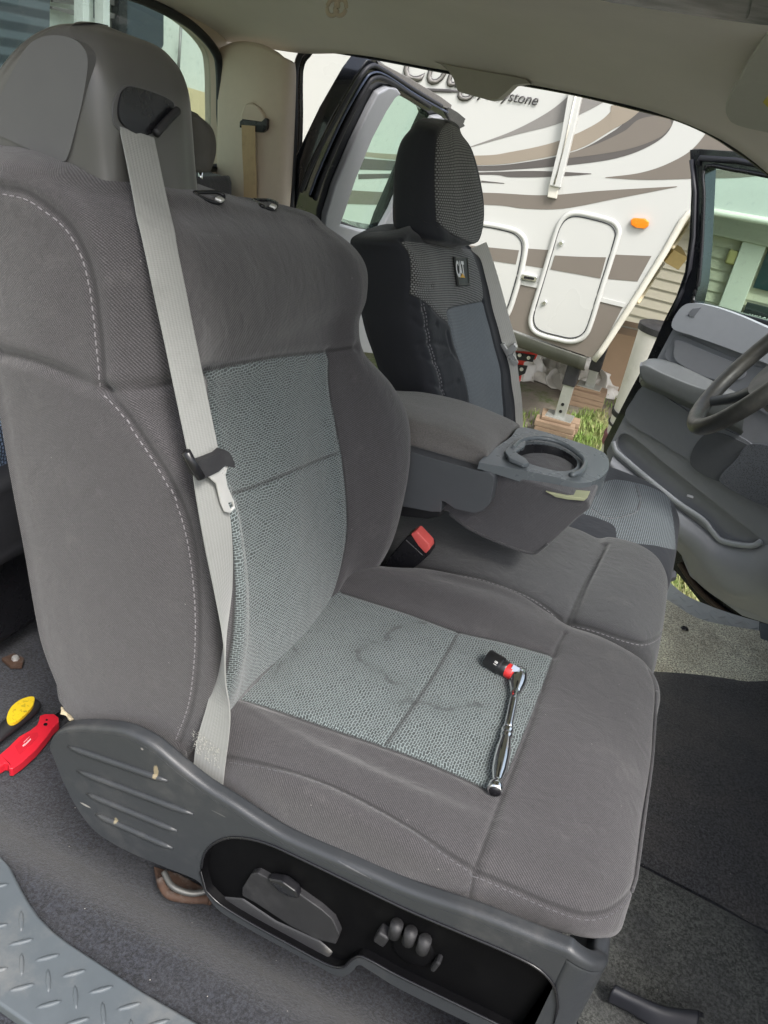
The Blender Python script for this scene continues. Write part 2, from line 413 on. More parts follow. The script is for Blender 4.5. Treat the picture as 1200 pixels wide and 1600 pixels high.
def cloth(name, col, pitch=.003, region=None, dust=None, stains=True, rough=.92, contrast=.3, nets=(.006, .0032), seamdark=.35, bumpd=.0006, plainrng=.16):
    """woven seat fabric; where the region attribute is positive it is a knitted net in the region colour"""
    s = NT(name); p = s.p
    tw = twill_h(s, pitch)
    var = s.noise(14, 6, rough=.65)
    dk = sat(col, 1-contrast); lt = sat(col, 1+contrast)
    c = s.mix(tw, dk, lt)
    fz = s.noise(1100, 2, rough=.8); c = s.mix(s.smooth(fz, .35, .68), s.mix(1.0, c, (.62, .62, .62, 1), 'MULTIPLY'), s.mix(1.0, c, (1.25, 1.25, 1.25, 1), 'MULTIPLY'))
    c = s.mix(s.smooth(var, .3, .75), s.mix(1.0, c, (.92, .92, .92, 1), 'MULTIPLY'), c)
    if dust is not None:
        d = s.smooth(s.noise(16, 9, rough=.8), .52, .8); c = s.mix(s.math('MULTIPLY', d, .22), c, dust)
        sp = s.n('ShaderNodeTexVoronoi', feature='F1'); sp.inputs['Scale'].default_value = 60; s.l(s.obj(), sp.inputs['Vector'])
        sd = s.math('LESS_THAN', sp.outputs['Distance'], .045); sr = s.math('GREATER_THAN', s.sep(sp.outputs['Color'])[0], .80)
        c = s.mix(s.math('MULTIPLY', s.math('MULTIPLY', sd, sr), .6), c, sat(dust, 1.5))
    h = tw
    if region is not None:
        wv_ = s.n('ShaderNodeVectorMath', operation='ADD'); nz_ = s.n('ShaderNodeTexNoise'); nz_.inputs['Scale'].default_value = 35; s.l(s.obj(), nz_.inputs['Vector']); ms_ = s.n('ShaderNodeVectorMath', operation='SCALE'); s.l(nz_.outputs['Color'], ms_.inputs[0]); ms_.inputs['Scale'].default_value = .010; s.l(s.uv(), wv_.inputs[0]); s.l(ms_.outputs[0], wv_.inputs[1]); nh = net_h(s, *nets, vec=wv_.outputs[0]); r = s.attr('region'); rf = s.smooth(r, -.0004, .0004)
        c2 = s.mix(nh, sat(region, .22), sat(region, 1.65))
        if stains:
            wob = s.math('MULTIPLY', s.math('SUBTRACT', s.noise(75, 6, rough=.7), .5), .024); sv = s.math('ADD', s.attr('stain'), wob)
            rg = s.math('SUBTRACT', 1, s.smooth(s.math('ABSOLUTE', sv), .0005, .0055)); fade = s.smooth(s.noise(30, 3), .3, .6)
            c2 = s.mix(s.math('MULTIPLY', s.math('MULTIPLY', rg, fade), .95), c2, sat(region, .22))
            c2 = s.mix(s.math('MULTIPLY', s.math('SUBTRACT', 1, s.smooth(sv, .0, .03)), .30), c2, sat(region, .45))
            soil = s.smooth(s.noise(11, 7, rough=.7), .45, .75); c2 = s.mix(s.math('MULTIPLY', soil, .14), c2, sat(region, .5))
        if False:
            q = s.noise(9, 5, rough=.6, dist=.6); ring = s.math('SUBTRACT', 1, s.smooth(s.math('ABSOLUTE', s.math('SUBTRACT', q, .56)), .0, .012))
            wet = s.smooth(q, .55, .6); c2 = s.mix(s.math('MULTIPLY', ring, .7), c2, sat(region, .35)); c2 = s.mix(s.math('MULTIPLY', wet, .22), c2, sat(region, .5))
        c = s.mix(rf, c, c2); h = s.mix(rf, tw, nh)
        e = s.math('SUBTRACT', 1, s.smooth(s.math('ABSOLUTE', r), .0004, .0022)); c = s.mix(s.math('MULTIPLY', e, .6), c, sat(col, .3))
    sm = s.math('SUBTRACT', 1, s.smooth(s.attr('seam'), .0010, .0038)); c = s.mix(s.math('MULTIPLY', sm, 1-seamdark), c, sat(col, .22))
    s.l(c, p.inputs['Base Color']); p.inputs['Roughness'].default_value = rough
    p.inputs['Sheen Weight'].default_value = .25; p.inputs['Sheen Roughness'].default_value = .5
    b = s.bump(s.noise(9, 3), .35, .012); b = s.bump(s.noise(30, 5, dist=1.2), .30, .006, b); s.l(s.bump(h, .7, bumpd, b), p.inputs['Normal'])
    return s.m
def carpet(name, col, col2, sc=700, dirt=None):
    s = NT(name); p = s.p
    n = s.noise(sc, 4, rough=.8); n2 = s.noise(sc*.35, 3); big = s.noise(6, 6, rough=.7)
    c = s.mix(s.smooth(n, .36, .66), sat(col, .22), sat(col, 2.0)); c = s.mix(s.smooth(big, .4, .66), c, s.mix(s.smooth(n, .35, .68), sat(col2, .4), sat(col2, 1.6)))
    if dirt: 
        v = s.n('ShaderNodeTexVoronoi'); v.inputs['Scale'].default_value = 60; s.l(s.obj(), v.inputs['Vector'])
        k = s.math('MULTIPLY', s.math('LESS_THAN', v.outputs['Distance'], .05), s.math('GREATER_THAN', s.sep(v.outputs['Color'])[1], .75)); c = s.mix(k, c, dirt)
    s.l(c, p.inputs['Base Color']); p.inputs['Roughness'].default_value = 1; p.inputs['Sheen Weight'].default_value = .2
    b = s.bump(n2, .7, .0016); s.l(s.bump(n, 1, .002, b), p.inputs['Normal']); return s.m
def glass(name, tint=(.78, .9, .84), refl=.06, dust=.05):
    s = NT(name); s.t.nodes.remove(s.p)
    tr = s.n('ShaderNodeBsdfTransparent'); tr.inputs[0].default_value = (*tint, 1); gl = s.n('ShaderNodeBsdfGlossy'); gl.inputs['Roughness'].default_value = .02
    df = s.n('ShaderNodeBsdfDiffuse'); df.inputs[0].default_value = (.5, .5, .48, 1)
    fr = s.n('ShaderNodeLayerWeight'); fr.inputs[0].default_value = .5
    m1 = s.n('ShaderNodeMixShader'); s.l(s.math('ADD', s.math('MULTIPLY', s.math('POWER', fr.outputs['Facing'], 5), .9), .025), m1.inputs[0]); s.l(tr.outputs[0], m1.inputs[1]); s.l(gl.outputs[0], m1.inputs[2])
    m2 = s.n('ShaderNodeMixShader'); s.l(s.math('MULTIPLY', s.smooth(s.noise(40, 6, rough=.75), .55, .8), dust*3), m2.inputs[0]); s.l(m1.outputs[0], m2.inputs[1]); s.l(df.outputs[0], m2.inputs[2])
    s.l(m2.outputs[0], s.out.inputs[0]); return s.m
def webbing(name, col):
    s = NT(name); p = s.p; u = s.sep(s.uv())
    a = s.math('SINE', s.math('MULTIPLY', u[0], 2*math.pi/.0042)); b = s.math('SINE', s.math('MULTIPLY', u[1], 2*math.pi/.0016))
    h = s.math('ADD', s.math('MULTIPLY', a, .4), s.math('MULTIPLY', b, .3)); f = s.math('ADD', s.math('MULTIPLY', h, .5), .5)
    c = s.mix(f, sat(col, .82), sat(col, 1.12)); c = s.mix(s.smooth(s.noise(18, 6, rough=.7), .5, .8), c, sat(col, .72))
    s.l(c, p.inputs['Base Color']); p.inputs['Roughness'].default_value = .7; p.inputs['Sheen Weight'].default_value = .3
    s.l(s.bump(f, .5, .0005), p.inputs['Normal']); return s.m

DUST = (.20, .19, .18, 1)
m_seat = cloth('woven_seat_fabric', (.055, .0515, .0545), region=(.150, .178, .178), dust=DUST, contrast=.62)
m_seat2 = cloth('woven_seat_fabric_plain', (.052, .050, .053), dust=DUST)
m_thread = plain('seam_thread', (.20, .19, .20, 1), .8, bump=0)
m_dthread = plain('dark_seam_thread', (.10, .098, .105, 1), .8, bump=0)
m_pl = plain('grey_grained_plastic', (.033, .036, .040, 1), .38, nv=.06, bump=.35, dirt=(.13, .125, .12, 1), damt=.22, dsc=14, spots=((Y(242, 1207, -.042), (.0035, .02, .010), (.24, .20, .13, 1)), (Y(180, 1283, -.042), (.003, .02, .004), (.22, .19, .13, 1)), (Y(220, 1172, -.042), (.002, .02, .002), (.2, .19, .18, 1)), (Y(132, 1260, -.042), (.008, .02, .002), (.25, .24, .22, 1)), (Y(350, 1262, -.03), (.012, .03, .0008), (.1, .1, .1, 1)), (Y(560, 1350, -.03), (.02, .03, .0008), (.09, .09, .095, 1))))
m_pld = plain('dark_grained_plastic', (.074, .079, .087, 1), .40, nv=.06, bump=.25)
m_plb = plain('black_plastic', (.010, .010, .012, 1), .28, nv=.1, bump=.08)
m_plm = plain('matt_black_plastic', (.014, .014, .016, 1), .6, nv=.1, bump=.2, dirt=(.1, .1, .1, 1), damt=.25)
m_tower = plain('olive_grey_plastic', (.085, .084, .080, 1), .30, nv=.03, bump=.1, rv=.015)
m_towerp = plain('smooth_grey_plastic', (.092, .092, .094, 1), .45, nv=.03, bump=.1)
m_head = plain('headliner_felt', (.73, .68, .62, 1), .95, nv=.06, nsc=8, bump=.5, bsc=1400)
m_pillar = plain('tan_pillar_plastic', (.56, .47, .375, 1), .55, nv=.05, bump=.2)
m_belt = webbing('grey_belt_webbing', (.235, .24, .228))
m_beltd = webbing('dark_belt_webbing', (.15, .145, .14))
m_tan = webbing('tan_belt_webbing', (.50, .36, .20))
m_chrome = plain('polished_chrome', (.82, .83, .84, 1), .10, 1, bump=0, nv=.02)
m_steel = plain('zinc_steel', (.70, .70, .68, 1), .30, .55, bump=.05)
m_rubber = plain('black_rubber', (.016, .017, .022, 1), .55, bump=.1)
m_carp = carpet('charcoal_carpet', (.019, .021, .028), (.030, .032, .039), 240, (.35, .33, .3, 1))
m_carpf = carpet('faded_carpet', (.56, .50, .39), (.40, .37, .28), 240, (.4, .38, .3, 1))
m_carpo = carpet('olive_grey_carpet', (.062, .065, .058), (.042, .044, .043), 240, (.3, .28, .24, 1))
m_mat = carpet('dark_flat_carpet', (.036, .036, .038), (.058, .054, .052), 260, (.3, .28, .24, 1))
m_glass = glass('tinted_glass'); m_gclear = glass('rear_glass', (.72, .80, .78), dust=.12)
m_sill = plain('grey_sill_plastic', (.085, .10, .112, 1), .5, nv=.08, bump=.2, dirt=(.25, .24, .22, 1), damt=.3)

# ---------------------------------------------------------------- the cab: carpet floor, headliner, pillars, rear wall
def zc(y): return 1.255-.14*((y-.72)/.75)**2 - .0
def zx(x):   # height of the door header edge above the seat line
    xs = [-1.1, -.8, -.7, -.4, 0, .15, .3, .45, .6, .9, 1.3]; zs = [1.115, 1.12, 1.13, 1.145, 1.15, 1.145, 1.13, 1.10, 1.06, .93, .70]
    return float(np.interp(x, xs, zs))
hdr = YS([(447, 120), (455, 92), (468, 77), (500, 68), (600, 84), (700, 102), (800, 118), (900, 136), (1000, 160), (1060, 176), (1110, 198), (1150, 222), (1190, 248)], 1.46)
hdr = [p for p in hdr]
def headliner_net():
    xs = [-1.0, -.9, -.75, -.6, -.4, -.2, 0, .15, .3, .42, .52, .62]
    hx = [p[0] for p in hdr[2:]]; hz = [p[2] for p in hdr[2:]]
    rows = []
    for x in xs:
        if x < hx[0]: ze = hz[0]-.0
        elif x > hx[-1]: ze = hz[-1]-(x-hx[-1])*.62
        else: ze = float(np.interp(x, hx, hz))
        top = 1.262 if x < .35 else 1.262-(x-.35)*.10
        if x < -.8: top -= (-.8-x)*.45
        zz = lambda f: ze+(top-ze)*f
        rows.append([(x, -.15, zz(1.12)), (x, -.07, zz(1.08)), (x, .05, zz(1.04)), (x, .35, zz(1.0)), (x, .7, zz(1)), (x, 1.0, zz(.93)), (x, 1.25, zz(.66)), (x, 1.38, zz(.36)), (x, 1.44, zz(.12)), (x, 1.462, ze-.002)])
    return rows
hl = surf('headliner', headliner_net(), 90, 70, m_head, thick=.012, flip=True); tag(hl, kind='structure')
roof = surf('roof_skin', [[(p[0], p[1]-.0, p[2]+.035) for p in r] for r in headliner_net()], 30, 30, m_rubber, thick=.004, flip=True); tag(roof, kind='structure')
# floor: carpet climbs to the near sill, falls away behind, small hump in the middle
def floor_net():
    rows = []
    for x in (-1.0, -.7, -.5, -.35, -.2, 0, .2, .4, .55, .7, .9, 1.2, 1.5):
        up = max(0, x-.85)*.5
        rows.append([(x, -.22, .07+up), (x, -.16, .085+up), (x, -.10, .085+up), (x, -.06, .082+up), (x, -.02, .055+up), (x, .04, .012+up), (x, .2, 0+up), (x, .45, .0+up), (x, .60, .012+up), (x, .75, .02+up), (x, .90, .012+up), (x, 1.05, 0+up), (x, 1.2, 0+up), (x, 1.37, -.004+up), (x, 1.47, -.01+up)])
    return rows
fl = surf('cab_floor_carpet', floor_net(), 150, 150, m_carp); tag(fl, kind='structure')
def flz(x, y, d=.004):
    ys = [-.10, -.06, -.02, .04, .2, .45, .6, .75, .9, 1.05, 1.2, 1.37, 1.47]; z = [.085, .082, .055, .012, 0, 0, .012, .02, .012, 0, 0, -.004, -.01]
    return float(np.interp(y, ys, z))+max(0, x-.85)*.5+d
def carpet_patch(name, pix, mat, d, n=60):
    """patch of a differently worn carpet lying on the floor, outline found on the floor surface"""
    P = [Z(a, b, 0.008) for a, b in pix]; P = spl([p[:2] for p in P], 90, True)
    c = P.mean(0); V = []; F = []; K = 14
    for k in range(K+1):
        f = k/K
        for p in P:
            q = c+(p-c)*f; V.append((q[0], q[1], flz(q[0], q[1], d)-(.004 if k == K else 0)))
    m = len(P)
    for k in range(K):
        for j in range(m): F.append((k*m+j, k*m+(j+1) % m, (k+1)*m+(j+1) % m, (k+1)*m+j))
    return fromdata(name, V, F, mat, None, True)
o = carpet_patch('driver_side_carpet', [(900, 1000), (960, 915), (1030, 925), (1100, 965), (1230, 990), (1290, 1040), (1260, 1090), (1150, 1064), (1080, 1052), (1000, 1046)], m_carpf, .008); tag(o, kind='structure')
o = carpet_patch('centre_floor_mat', [(880, 1035), (1000, 1046), (1080, 1052), (1150, 1060), (1290, 1075), (1380, 1250), (1330, 1480), (1200, 1452), (1120, 1410), (1000, 1348), (900, 1290)], m_mat, .010); tag(o, kind='structure')
o = carpet_patch('passenger_side_carpet', [(900, 1292), (1000, 1350), (1120, 1412), (1200, 1454), (1340, 1530), (1300, 1720), (1100, 1750), (930, 1650), (880, 1450)], m_carpo, .006); tag(o, kind='structure')
# rear wall below and beside the back window
RX = -.97
win = [(343, 262), (344, 180), (343, 110), (335, 78), (302, 42), (262, 18), (225, 0)]
wr = [X(a, b, RX) for a, b in win]
ztop = wr[-1][2]+.012
wpoly = wr+[np.array([RX, .9, ztop]), np.array([RX, .55, ztop]), np.array([RX, .25, ztop-.02]), np.array([RX, .10, ztop-.07]), np.array([RX, .06, .95]), np.array([RX, .06, wr[0][2]-.01]), np.array([RX, .7, wr[0][2]-.012])]
wpoly = [p for p in wpoly]
wsm = spl(wpoly[1:7], 30); wloop = [wpoly[0]]+list(wsm)+wpoly[7:]
rw = panel('rear_wall', [(RX, -.1, -.05), (RX, 1.56, -.05), (RX, 1.56, 1.27), (RX, -.1, 1.27)], (-1, 0, 0), .05, m_pillar, holes=[wloop], bevel=.003); tag(rw, kind='structure')
rwin = thing('rear_window', 'rear window of the cab with black rubber surround behind the passenger seat', 'window')
tube('rubber_seal', wloop, .011, m_rubber, rwin, 8, True)
panel('pane', [p-np.array([.03, 0, 0]) for p in wloop], (-1, 0, 0), .004, m_gclear, rwin, bevel=0)
base(rwin, (RX, .7, .8))
# rear corner pillar trim on the far side
pt = thing('corner_pillar_trim', 'tan plastic corner pillar trim beside the rear window with belt slot and round plug', 'pillar trim')
nrm = (0, -1, 0)
pnet = [[Y(a, b, y) for a, b, y in r] for r in (
    [(342, 78, 1.44), (372, 66, 1.425), (405, 68, 1.415), (432, 80, 1.415), (447, 92, 1.42), (456, 100, 1.445)],
    [(344, 120, 1.44), (372, 110, 1.425), (403, 112, 1.415), (430, 118, 1.415), (447, 122, 1.42), (458, 126, 1.445)],
    [(344, 190, 1.44), (373, 186, 1.425), (403, 186, 1.413), (430, 190, 1.415), (445, 192, 1.42), (456, 195, 1.445)],
    [(343, 262, 1.44), (372, 265, 1.42), (402, 268, 1.41), (428, 270, 1.415), (442, 272, 1.42), (452, 275, 1.445)],
    [(338, 330, 1.44), (366, 336, 1.42), (396, 340, 1.41), (420, 342, 1.415), (436, 344, 1.42), (446, 346, 1.445)],
    [(325, 480, 1.44), (350, 486, 1.42), (380, 490, 1.41), (402, 492, 1.415), (418, 494, 1.42), (430, 496, 1.445)])]
surf('trim_shell', pnet, 60, 40, m_pillar, pt, thick=.01)
c = Y(397, 82, 1.413); lathe('round_plug', [(.001, .006), (.010, .006), (.0145, .003), (.0155, -.004)], m_pillar, pt, c, (0, -1, 0), 28)
base(pt, (-.85, 1.42, .7))
tb = thing('rear_seat_belt', 'tan shoulder belt hanging from its slot in the corner pillar trim', 'seat belt')
gnet = []
for a, k in ((0, .15), (.2, .8), (.5, 1), (.8, .9), (1, .2)):
    gnet.append([Y(376+(387-376)*t+a*0, 0, 1.4) for t in ()])
g0 = [Y(a, b, 1.392) for a, b in [(376, 196), (375, 180), (382, 162), (392, 160), (405, 168), (414, 184), (414, 197), (395, 200)]]
panel('belt_guide', g0, (0, 1, 0), .022, m_pillar, tb, bevel=.006, seg=3)
g1 = [Y(a, b, 1.386) for a, b in [(374, 190), (378, 186), (408, 190), (414, 184), (417, 186), (416, 202), (410, 207), (398, 206), (396, 200), (378, 197), (374, 200)]]
panel('belt_slot', g1, (0, 1, 0), .014, m_plb, tb, bevel=.002)
ribbon('webbing', [Y(388, 196, 1.382), Y(389, 240, 1.384), Y(391, 300, 1.385), Y(388, 420, 1.385)], (1, 0, 0), .040, .002, m_tan, tb, 20)
base(tb, Y(388, 190, 1.39))
# dark weatherstrip round the far door opening
ws = thing('door_opening_seal', 'black rubber weatherstrip framing the far door opening under the headliner', 'weatherstrip')
left = YS([(444, 500), (449, 400), (456, 310), (461, 200), (461, 130)], 1.462)
P = left+YS([(464, 100), (474, 80), (500, 71), (600, 86), (700, 105), (800, 121), (900, 139), (1000, 163), (1060, 179), (1110, 201), (1150, 226), (1190, 254), (1230, 285), (1300, 345)], 1.465)
tube('rubber_tube', spl(P, 160), .0075, m_rubber, ws, 10, ref=(0, 1, 0))
P2 = YS([(452, 500), (457, 400), (464, 310), (469, 200), (469, 130), (471, 104), (480, 87), (503, 76), (600, 91), (700, 110), (800, 126), (900, 144), (1000, 168), (1060, 184), (1110, 206), (1150, 231), (1190, 259), (1300, 352)], 1.49)
tube('painted_flange', spl(P2, 160), .008, m_plb, ws, 8, ref=(0, 1, 0))
base(ws, (-.4, 1.46, 1.1))
lc = thing('latch_cover', 'grey plastic latch cover hanging from the roof rail above the black seat', 'trim cover')
h0 = YS([(678, 96), (700, 101), (760, 112), (800, 119), (822, 124), (828, 130), (815, 131), (802, 133), (790, 145), (778, 155), (765, 157), (740, 150), (722, 145), (715, 142), (708, 122), (700, 110), (688, 100)], 1.43)
panel('cover_shell', h0, (0, 1, 0), .045, plain('cover_grey_plastic', (.34, .32, .27, 1), .5, nv=.05), lc, bevel=.006, seg=3)
base(lc, h0[5])
ch = thing('coat_hook', 'small round tan coat hook on the headliner', 'coat hook')
hk = PL(526, 12, (0, 0, 1.21), (0, 0, 1)); hk = CC+ray(526, 12)*1.55
for dx in (-.0, .016):
    th = np.linspace(0, 2*math.pi, 24, endpoint=False)
    tube('ring', [hk+_Rt*(dx-.008+.011*math.cos(t))+np.array([0, 0, 1])*.014*math.sin(t) for t in th], .0042, m_pillar, ch, 8, True)
base(ch, hk)

# ---------------------------------------------------------------- passenger seat
seat = thing('passenger_seat', 'large grey cloth seat nearest the camera with blue grey mesh panels and plastic side shield', 'car seat')
def bk(z): return -.27*(z-.4)
#  z, back x, seam x, crest x, insert-left x, insert-mid, insert-right, (Jx,Jy), (Kx,Ky)
rows = [
 (.330, -.195, -.050, -.030, -.02, -.015, -.02, (-.01, .43), (-.04, .465)),
 (.370, -.208, -.037, -.010, -.005, .0, -.005, (.015, .445), (-.01, .485)),
 (.430, -.230, -.020, .008, -.012, -.006, -.010, (.028, .462), (.006, .512)),
 (.500, -.243, -.0155, .016, -.032, -.024, -.030, (.025, .478), (.002, .545)),
 (.570, -.251, -.0175, .012, -.052, -.044, -.048, (.014, .490), (-.005, .563)),
 (.630, -.259, -.027, .002, -.070, -.060, -.063, (-.004, .490), (-.022, .565)),
 (.685, -.267, -.044, -.014, -.085, -.075, -.077, (-.026, .470), (-.047, .528)),
 (.740, -.273, -.082, -.048, -.097, -.089, -.091, (-.060, .436), (-.082, .472)),
 (.785, -.278, -.128, -.082, -.096, -.094, -.096, (-.072, .432), (-.094, .466)),
 (.830, -.283, -.140, -.084, -.088, -.088, -.090, (-.074, .450), (-.098, .492)),
 (.880, -.288, -.150, -.098, -.096, -.096, -.098, (-.084, .458), (-.110, .506)),
 (.915, -.292, -.170, -.120, -.114, -.113, -.116, (-.104, .452), (-.134, .502)),
 (.938, -.292, -.200, -.150, -.140, -.138, -.142, (-.138, .428), (-.166, .474)),
]
net = []
for z, cx, ex, fx, gx, hx, ix, (jx, jy), (kx, ky) in rows:
    t = (z-.33)/.6
    net.append([(cx-.02, .25, z), (cx-.012, .03, z), (cx+.004, .0, z), ((cx+ex)/2, -.012, z), (ex, 0, z), (ex+.018, .012, z), (fx, .045, z), (gx, .125, z), (hx, .26, z), (ix, .395, z), (jx, jy, z), (kx, ky, z), ((kx+cx)/2-.03, ky+.0, z), (cx-.008, ky-.04, z)])
for r_ in net:
    for k_, p_ in enumerate(r_):
        w_ = min(1, max(0, (p_[2]-.78)/.14)); r_[k_] = (p_[0], p_[1], p_[2]+w_*(.024-.062*min(1, p_[1]/.45)))
def shrink(row, f, dz, cx=-.23, cy=.245):
    return [(cx+(p[0]-cx)*f, cy+(p[1]-cy)*(1-(1-f)*.55), p[2]+dz) for p in row]
top = net[-1]
net.append(shrink(top, .86, .013)); net.append(shrink(top, .60, .019)); net.append(shrink(top, .25, .021)); net.append(shrink(top, .02, .021))
net.insert(0, shrink(net[0], .8, -.02, -.12)); net.insert(0, shrink(net[0], .4, -.01, -.12))
back = surf('backrest', net, 300, 420, m_seat, seat, closed_v=True)
S = Soft(back)
# seams, each traced on the surface where the photograph shows it
side_up = S.line([(3, 293), (40, 300), (75, 322), (110, 352), (135, 395), (148, 440), (156, 500), (162, 560), (166, 606)])
side_lo = S.line([(170, 610), (200, 645), (230, 690), (262, 740), (288, 795), (304, 860), (312, 940), (312, 1020), (303, 1095), (282, 1160)])
hseam = S.line([(2, 552), (60, 566), (120, 590), (172, 610), (215, 607), (260, 600), (330, 580), (420, 561), (515, 549), (556, 543)], 200)
insL = [(327, 583), (335, 640), (345, 700), (356, 770), (365, 850), (369, 920), (364, 1000), (352, 1062), (340, 1095), (325, 1135)]
insR = [(515, 549), (517, 600), (524, 645), (534, 700), (542, 760), (545, 820), (540, 870), (526, 921), (512, 950), (488, 985)]
inL = S.line(insL); inR = S.line(insR)
mids = S.line([(347, 776), (400, 760), (470, 730), (532, 706)])
toph = S.line([(335, 581), (420, 561), (516, 549)])
poly = np.concatenate([toph, inR, inL[::-1]])
S.region(poly, 0, 1, .3)
S.seam(side_up, .005, .006, -.004, .02); S.seam(side_lo, .005, .006, -.004, .02)
S.seam(hseam, .0065, .007, -.0035, .025); S.seam(inL, .005, .006); S.seam(inR, .005, .006); S.seam(mids, .002, .003)
S.wrinkle(.0013, 30, 3)
S.done()
S.stitch('stitching', side_up, m_thread, .006, back); S.stitch('stitching', side_lo, m_thread, .006, back)
back.data.attributes.new('stain', 'FLOAT', 'POINT').data.foreach_set('value', np.full(S.n, 9.).astype(np.float32))
split_region(back, 'mesh_insert')

# cushion
def crow(x, zt, zs, yo, yi, zb, crest=.012, ins=.0):
    return [(x, yo+.05, zb-.03), (x, yo+.015, zb-.01), (x, yo-.002, zb), (x, yo-.006, (zb+zs)/2), (x, yo+.003, zs), (x, yo+.03, zt+crest*.8), (x, yo+.065, zt+crest*.8), (x, yo+.11, zt+ins), (x, (yo+yi)/2, zt+ins+.003), (x, yi-.125, zt+ins), (x, yi-.07, zt+crest*1.2), (x, yi-.03, zt+crest), (x, yi-.004, zs), (x, yi, (zb+zs)/2), (x, yi-.01, zb)]
cn = [crow(-.06, .380, .355, .03, .46, .31), crow(-.02, .385, .365, .01, .47, .32), crow(.03, .392, .378, -.002, .485, .335), crow(.09, .396, .398, -.012, .505, .322), crow(.16, .398, .408, -.018, .515, .318), crow(.24, .399, .408, -.02, .52, .322),
      crow(.30, .400, .398, -.014, .515, .336, .006), crow(.34, .402, .390, -.006, .51, .343, .004, .0), crow(.385, .404, .388, .004, .515, .345, .0), crow(.425, .402, .385, .010, .512, .350, .0), crow(.46, .396, .378, .018, .505, .352, .0, .0), crow(.486, .382, .364, .038, .486, .346, 0, .0), crow(.496, .362, .350, .064, .464, .338, 0), crow(.488, .342, .334, .088, .45, .326, 0)]
cush = surf('cushion', cn, 300, 330, m_seat, seat, flip=True)
S = Soft(cush)
s_out = S.line([(342, 1180), (385, 1187), (440, 1200), (520, 1228), (590, 1262), (650, 1298), (700, 1332), (742, 1358)])
s_fr = S.line([(742, 1360), (800, 1385), (860, 1412), (915, 1428), (955, 1420), (985, 1390), (1000, 1340), (1010, 1260), (1020, 1150), (1024, 1080), (1012, 1040)], 160)
s_tr = S.line([(744, 1358), (775, 1272), (800, 1210), (835, 1120), (866, 1024), (884, 986)])
s_dn = S.line([(742, 1362), (738, 1385), (734, 1404)], 20)
iF = S.line([(776, 1240), (800, 1190), (835, 1105), (866, 1022)]); iO = S.line([(352, 1084), (400, 1098), (470, 1120), (600, 1166), (700, 1205), (776, 1240)]); iI = S.line([(866, 1022), (790, 1001), (715, 985), (630, 955), (535, 925)])
iB = S.line([(535, 925), (500, 915), (430, 960), (360, 1020), (330, 1060), (352, 1084)])
imid = S.line([(600, 1166), (640, 1110), (680, 1050), (717, 986)])
S.region(np.concatenate([iO, iF, iI, iB]), 2, 1, .3)
print('cush', len(s_out), len(s_fr), len(s_tr), len(iF), len(iO), len(iI), len(iB))
S.seam(s_out, .003, .005, -.001, .02); S.seam(s_fr, .003, .005, -.001, .02); S.seam(s_tr, .0045, .0045, 0, .02); S.seam(s_dn, .002, .004)
for L in (iO, iI): S.seam(L, .003, .006)
S.seam(imid, .0025, .004)
stl = S.line([(700, 962), (669, 972), (640, 976), (612, 984), (600, 1000), (575, 1006), (560, 1018), (562, 1031), (581, 1044), (600, 1052), (612, 1066), (632, 1068), (640, 1080), (640, 1092), (625, 1100), (650, 1098), (669, 1100), (700, 1110), (725, 1104), (750, 1103)], 200)
std = S.dist(stl); stl2 = S.line([(470, 985), (455, 1000), (462, 1020), (440, 1035), (430, 1055)], 60); std = np.minimum(std, S.dist(stl2)+.001)
S.wrinkle(.0016, 28, 5); S.done(); cush.data.attributes.new('stain', 'FLOAT', 'POINT').data.foreach_set('value', std.astype(np.float32))
S.stitch('stitching', s_out, m_dthread, .0055, cush); S.stitch('stitching', s_fr, m_dthread, .0055, cush, both=False); S.stitch('stitching', s_dn, m_dthread, .003, cush)
rc = S.line([(985, 1392), (1000, 1340), (1010, 1260), (1020, 1150), (1024, 1080)], 60)
tube('piping', [p+np.array([.0015, 0, .001]) for p in rc], .0022, m_seat2, cush, 8)
split_region(cush, 'mesh_insert')

# plastic belt tower on top of the backrest
tower = []
def trow(z, xb, xf, y0, y1, r=.02):
    return [(xb, y0+r, z), (xb+r*.6, y0+.003, z), ((xb+xf)/2, y0, z), (xf-r, y0+.002, z), (xf-.004, y0+r*.7, z), (xf, y0+r*1.7, z), (xf+.001, (y0+y1)/2, z), (xf, y1-r*1.2, z), (xf-.012, y1, z), ((xb+xf)/2, y1+.002, z), (xb+.01, y1, z), (xb, y1-r, z)]
trs = [(.900, -.345, -.155), (.945, -.342, -.158), (.985, -.328, -.164), (1.02, -.305, -.168), (1.05, -.280, -.172), (1.070, -.258, -.180), (1.083, -.240, -.192), (1.089, -.228, -.202)]
for k, (z, xb, xf) in enumerate(trs):
    q = [0, 0, 0, 0, .002, .006, .016, .032][k]
    r = trow(z, xb, xf, .030+q, .174-q*.25)
    # the roof of the tower falls towards the middle of the cab
    r = [(p[0], p[1], p[2]-max(0, (p[1]-.05))*.07*max(0, (z-.98)/.1)) for p in r]; tower.append(r)
tower.append([(-.215+(p[0]+.215)*.6, .100+(p[1]-.100)*.6, p[2]+.002) for p in tower[-1]])
tower.append([(-.215+(p[0]+.215)*.03, .095+(p[1]-.095)*.03, p[2]-.0) for p in tower[-1]])
tw = surf('belt_tower', tower, 90, 160, m_tower, seat, closed_v=True)
ST = Soft(tw); ST.done()
def on(St, px, py, lift=.0): 
    h = St.tree.ray_cast(Vector(CC), Vector(ray(px, py)).normalized())
    return np.array(h[0])+np.array(h[1])*lift if h[0] is not None else None
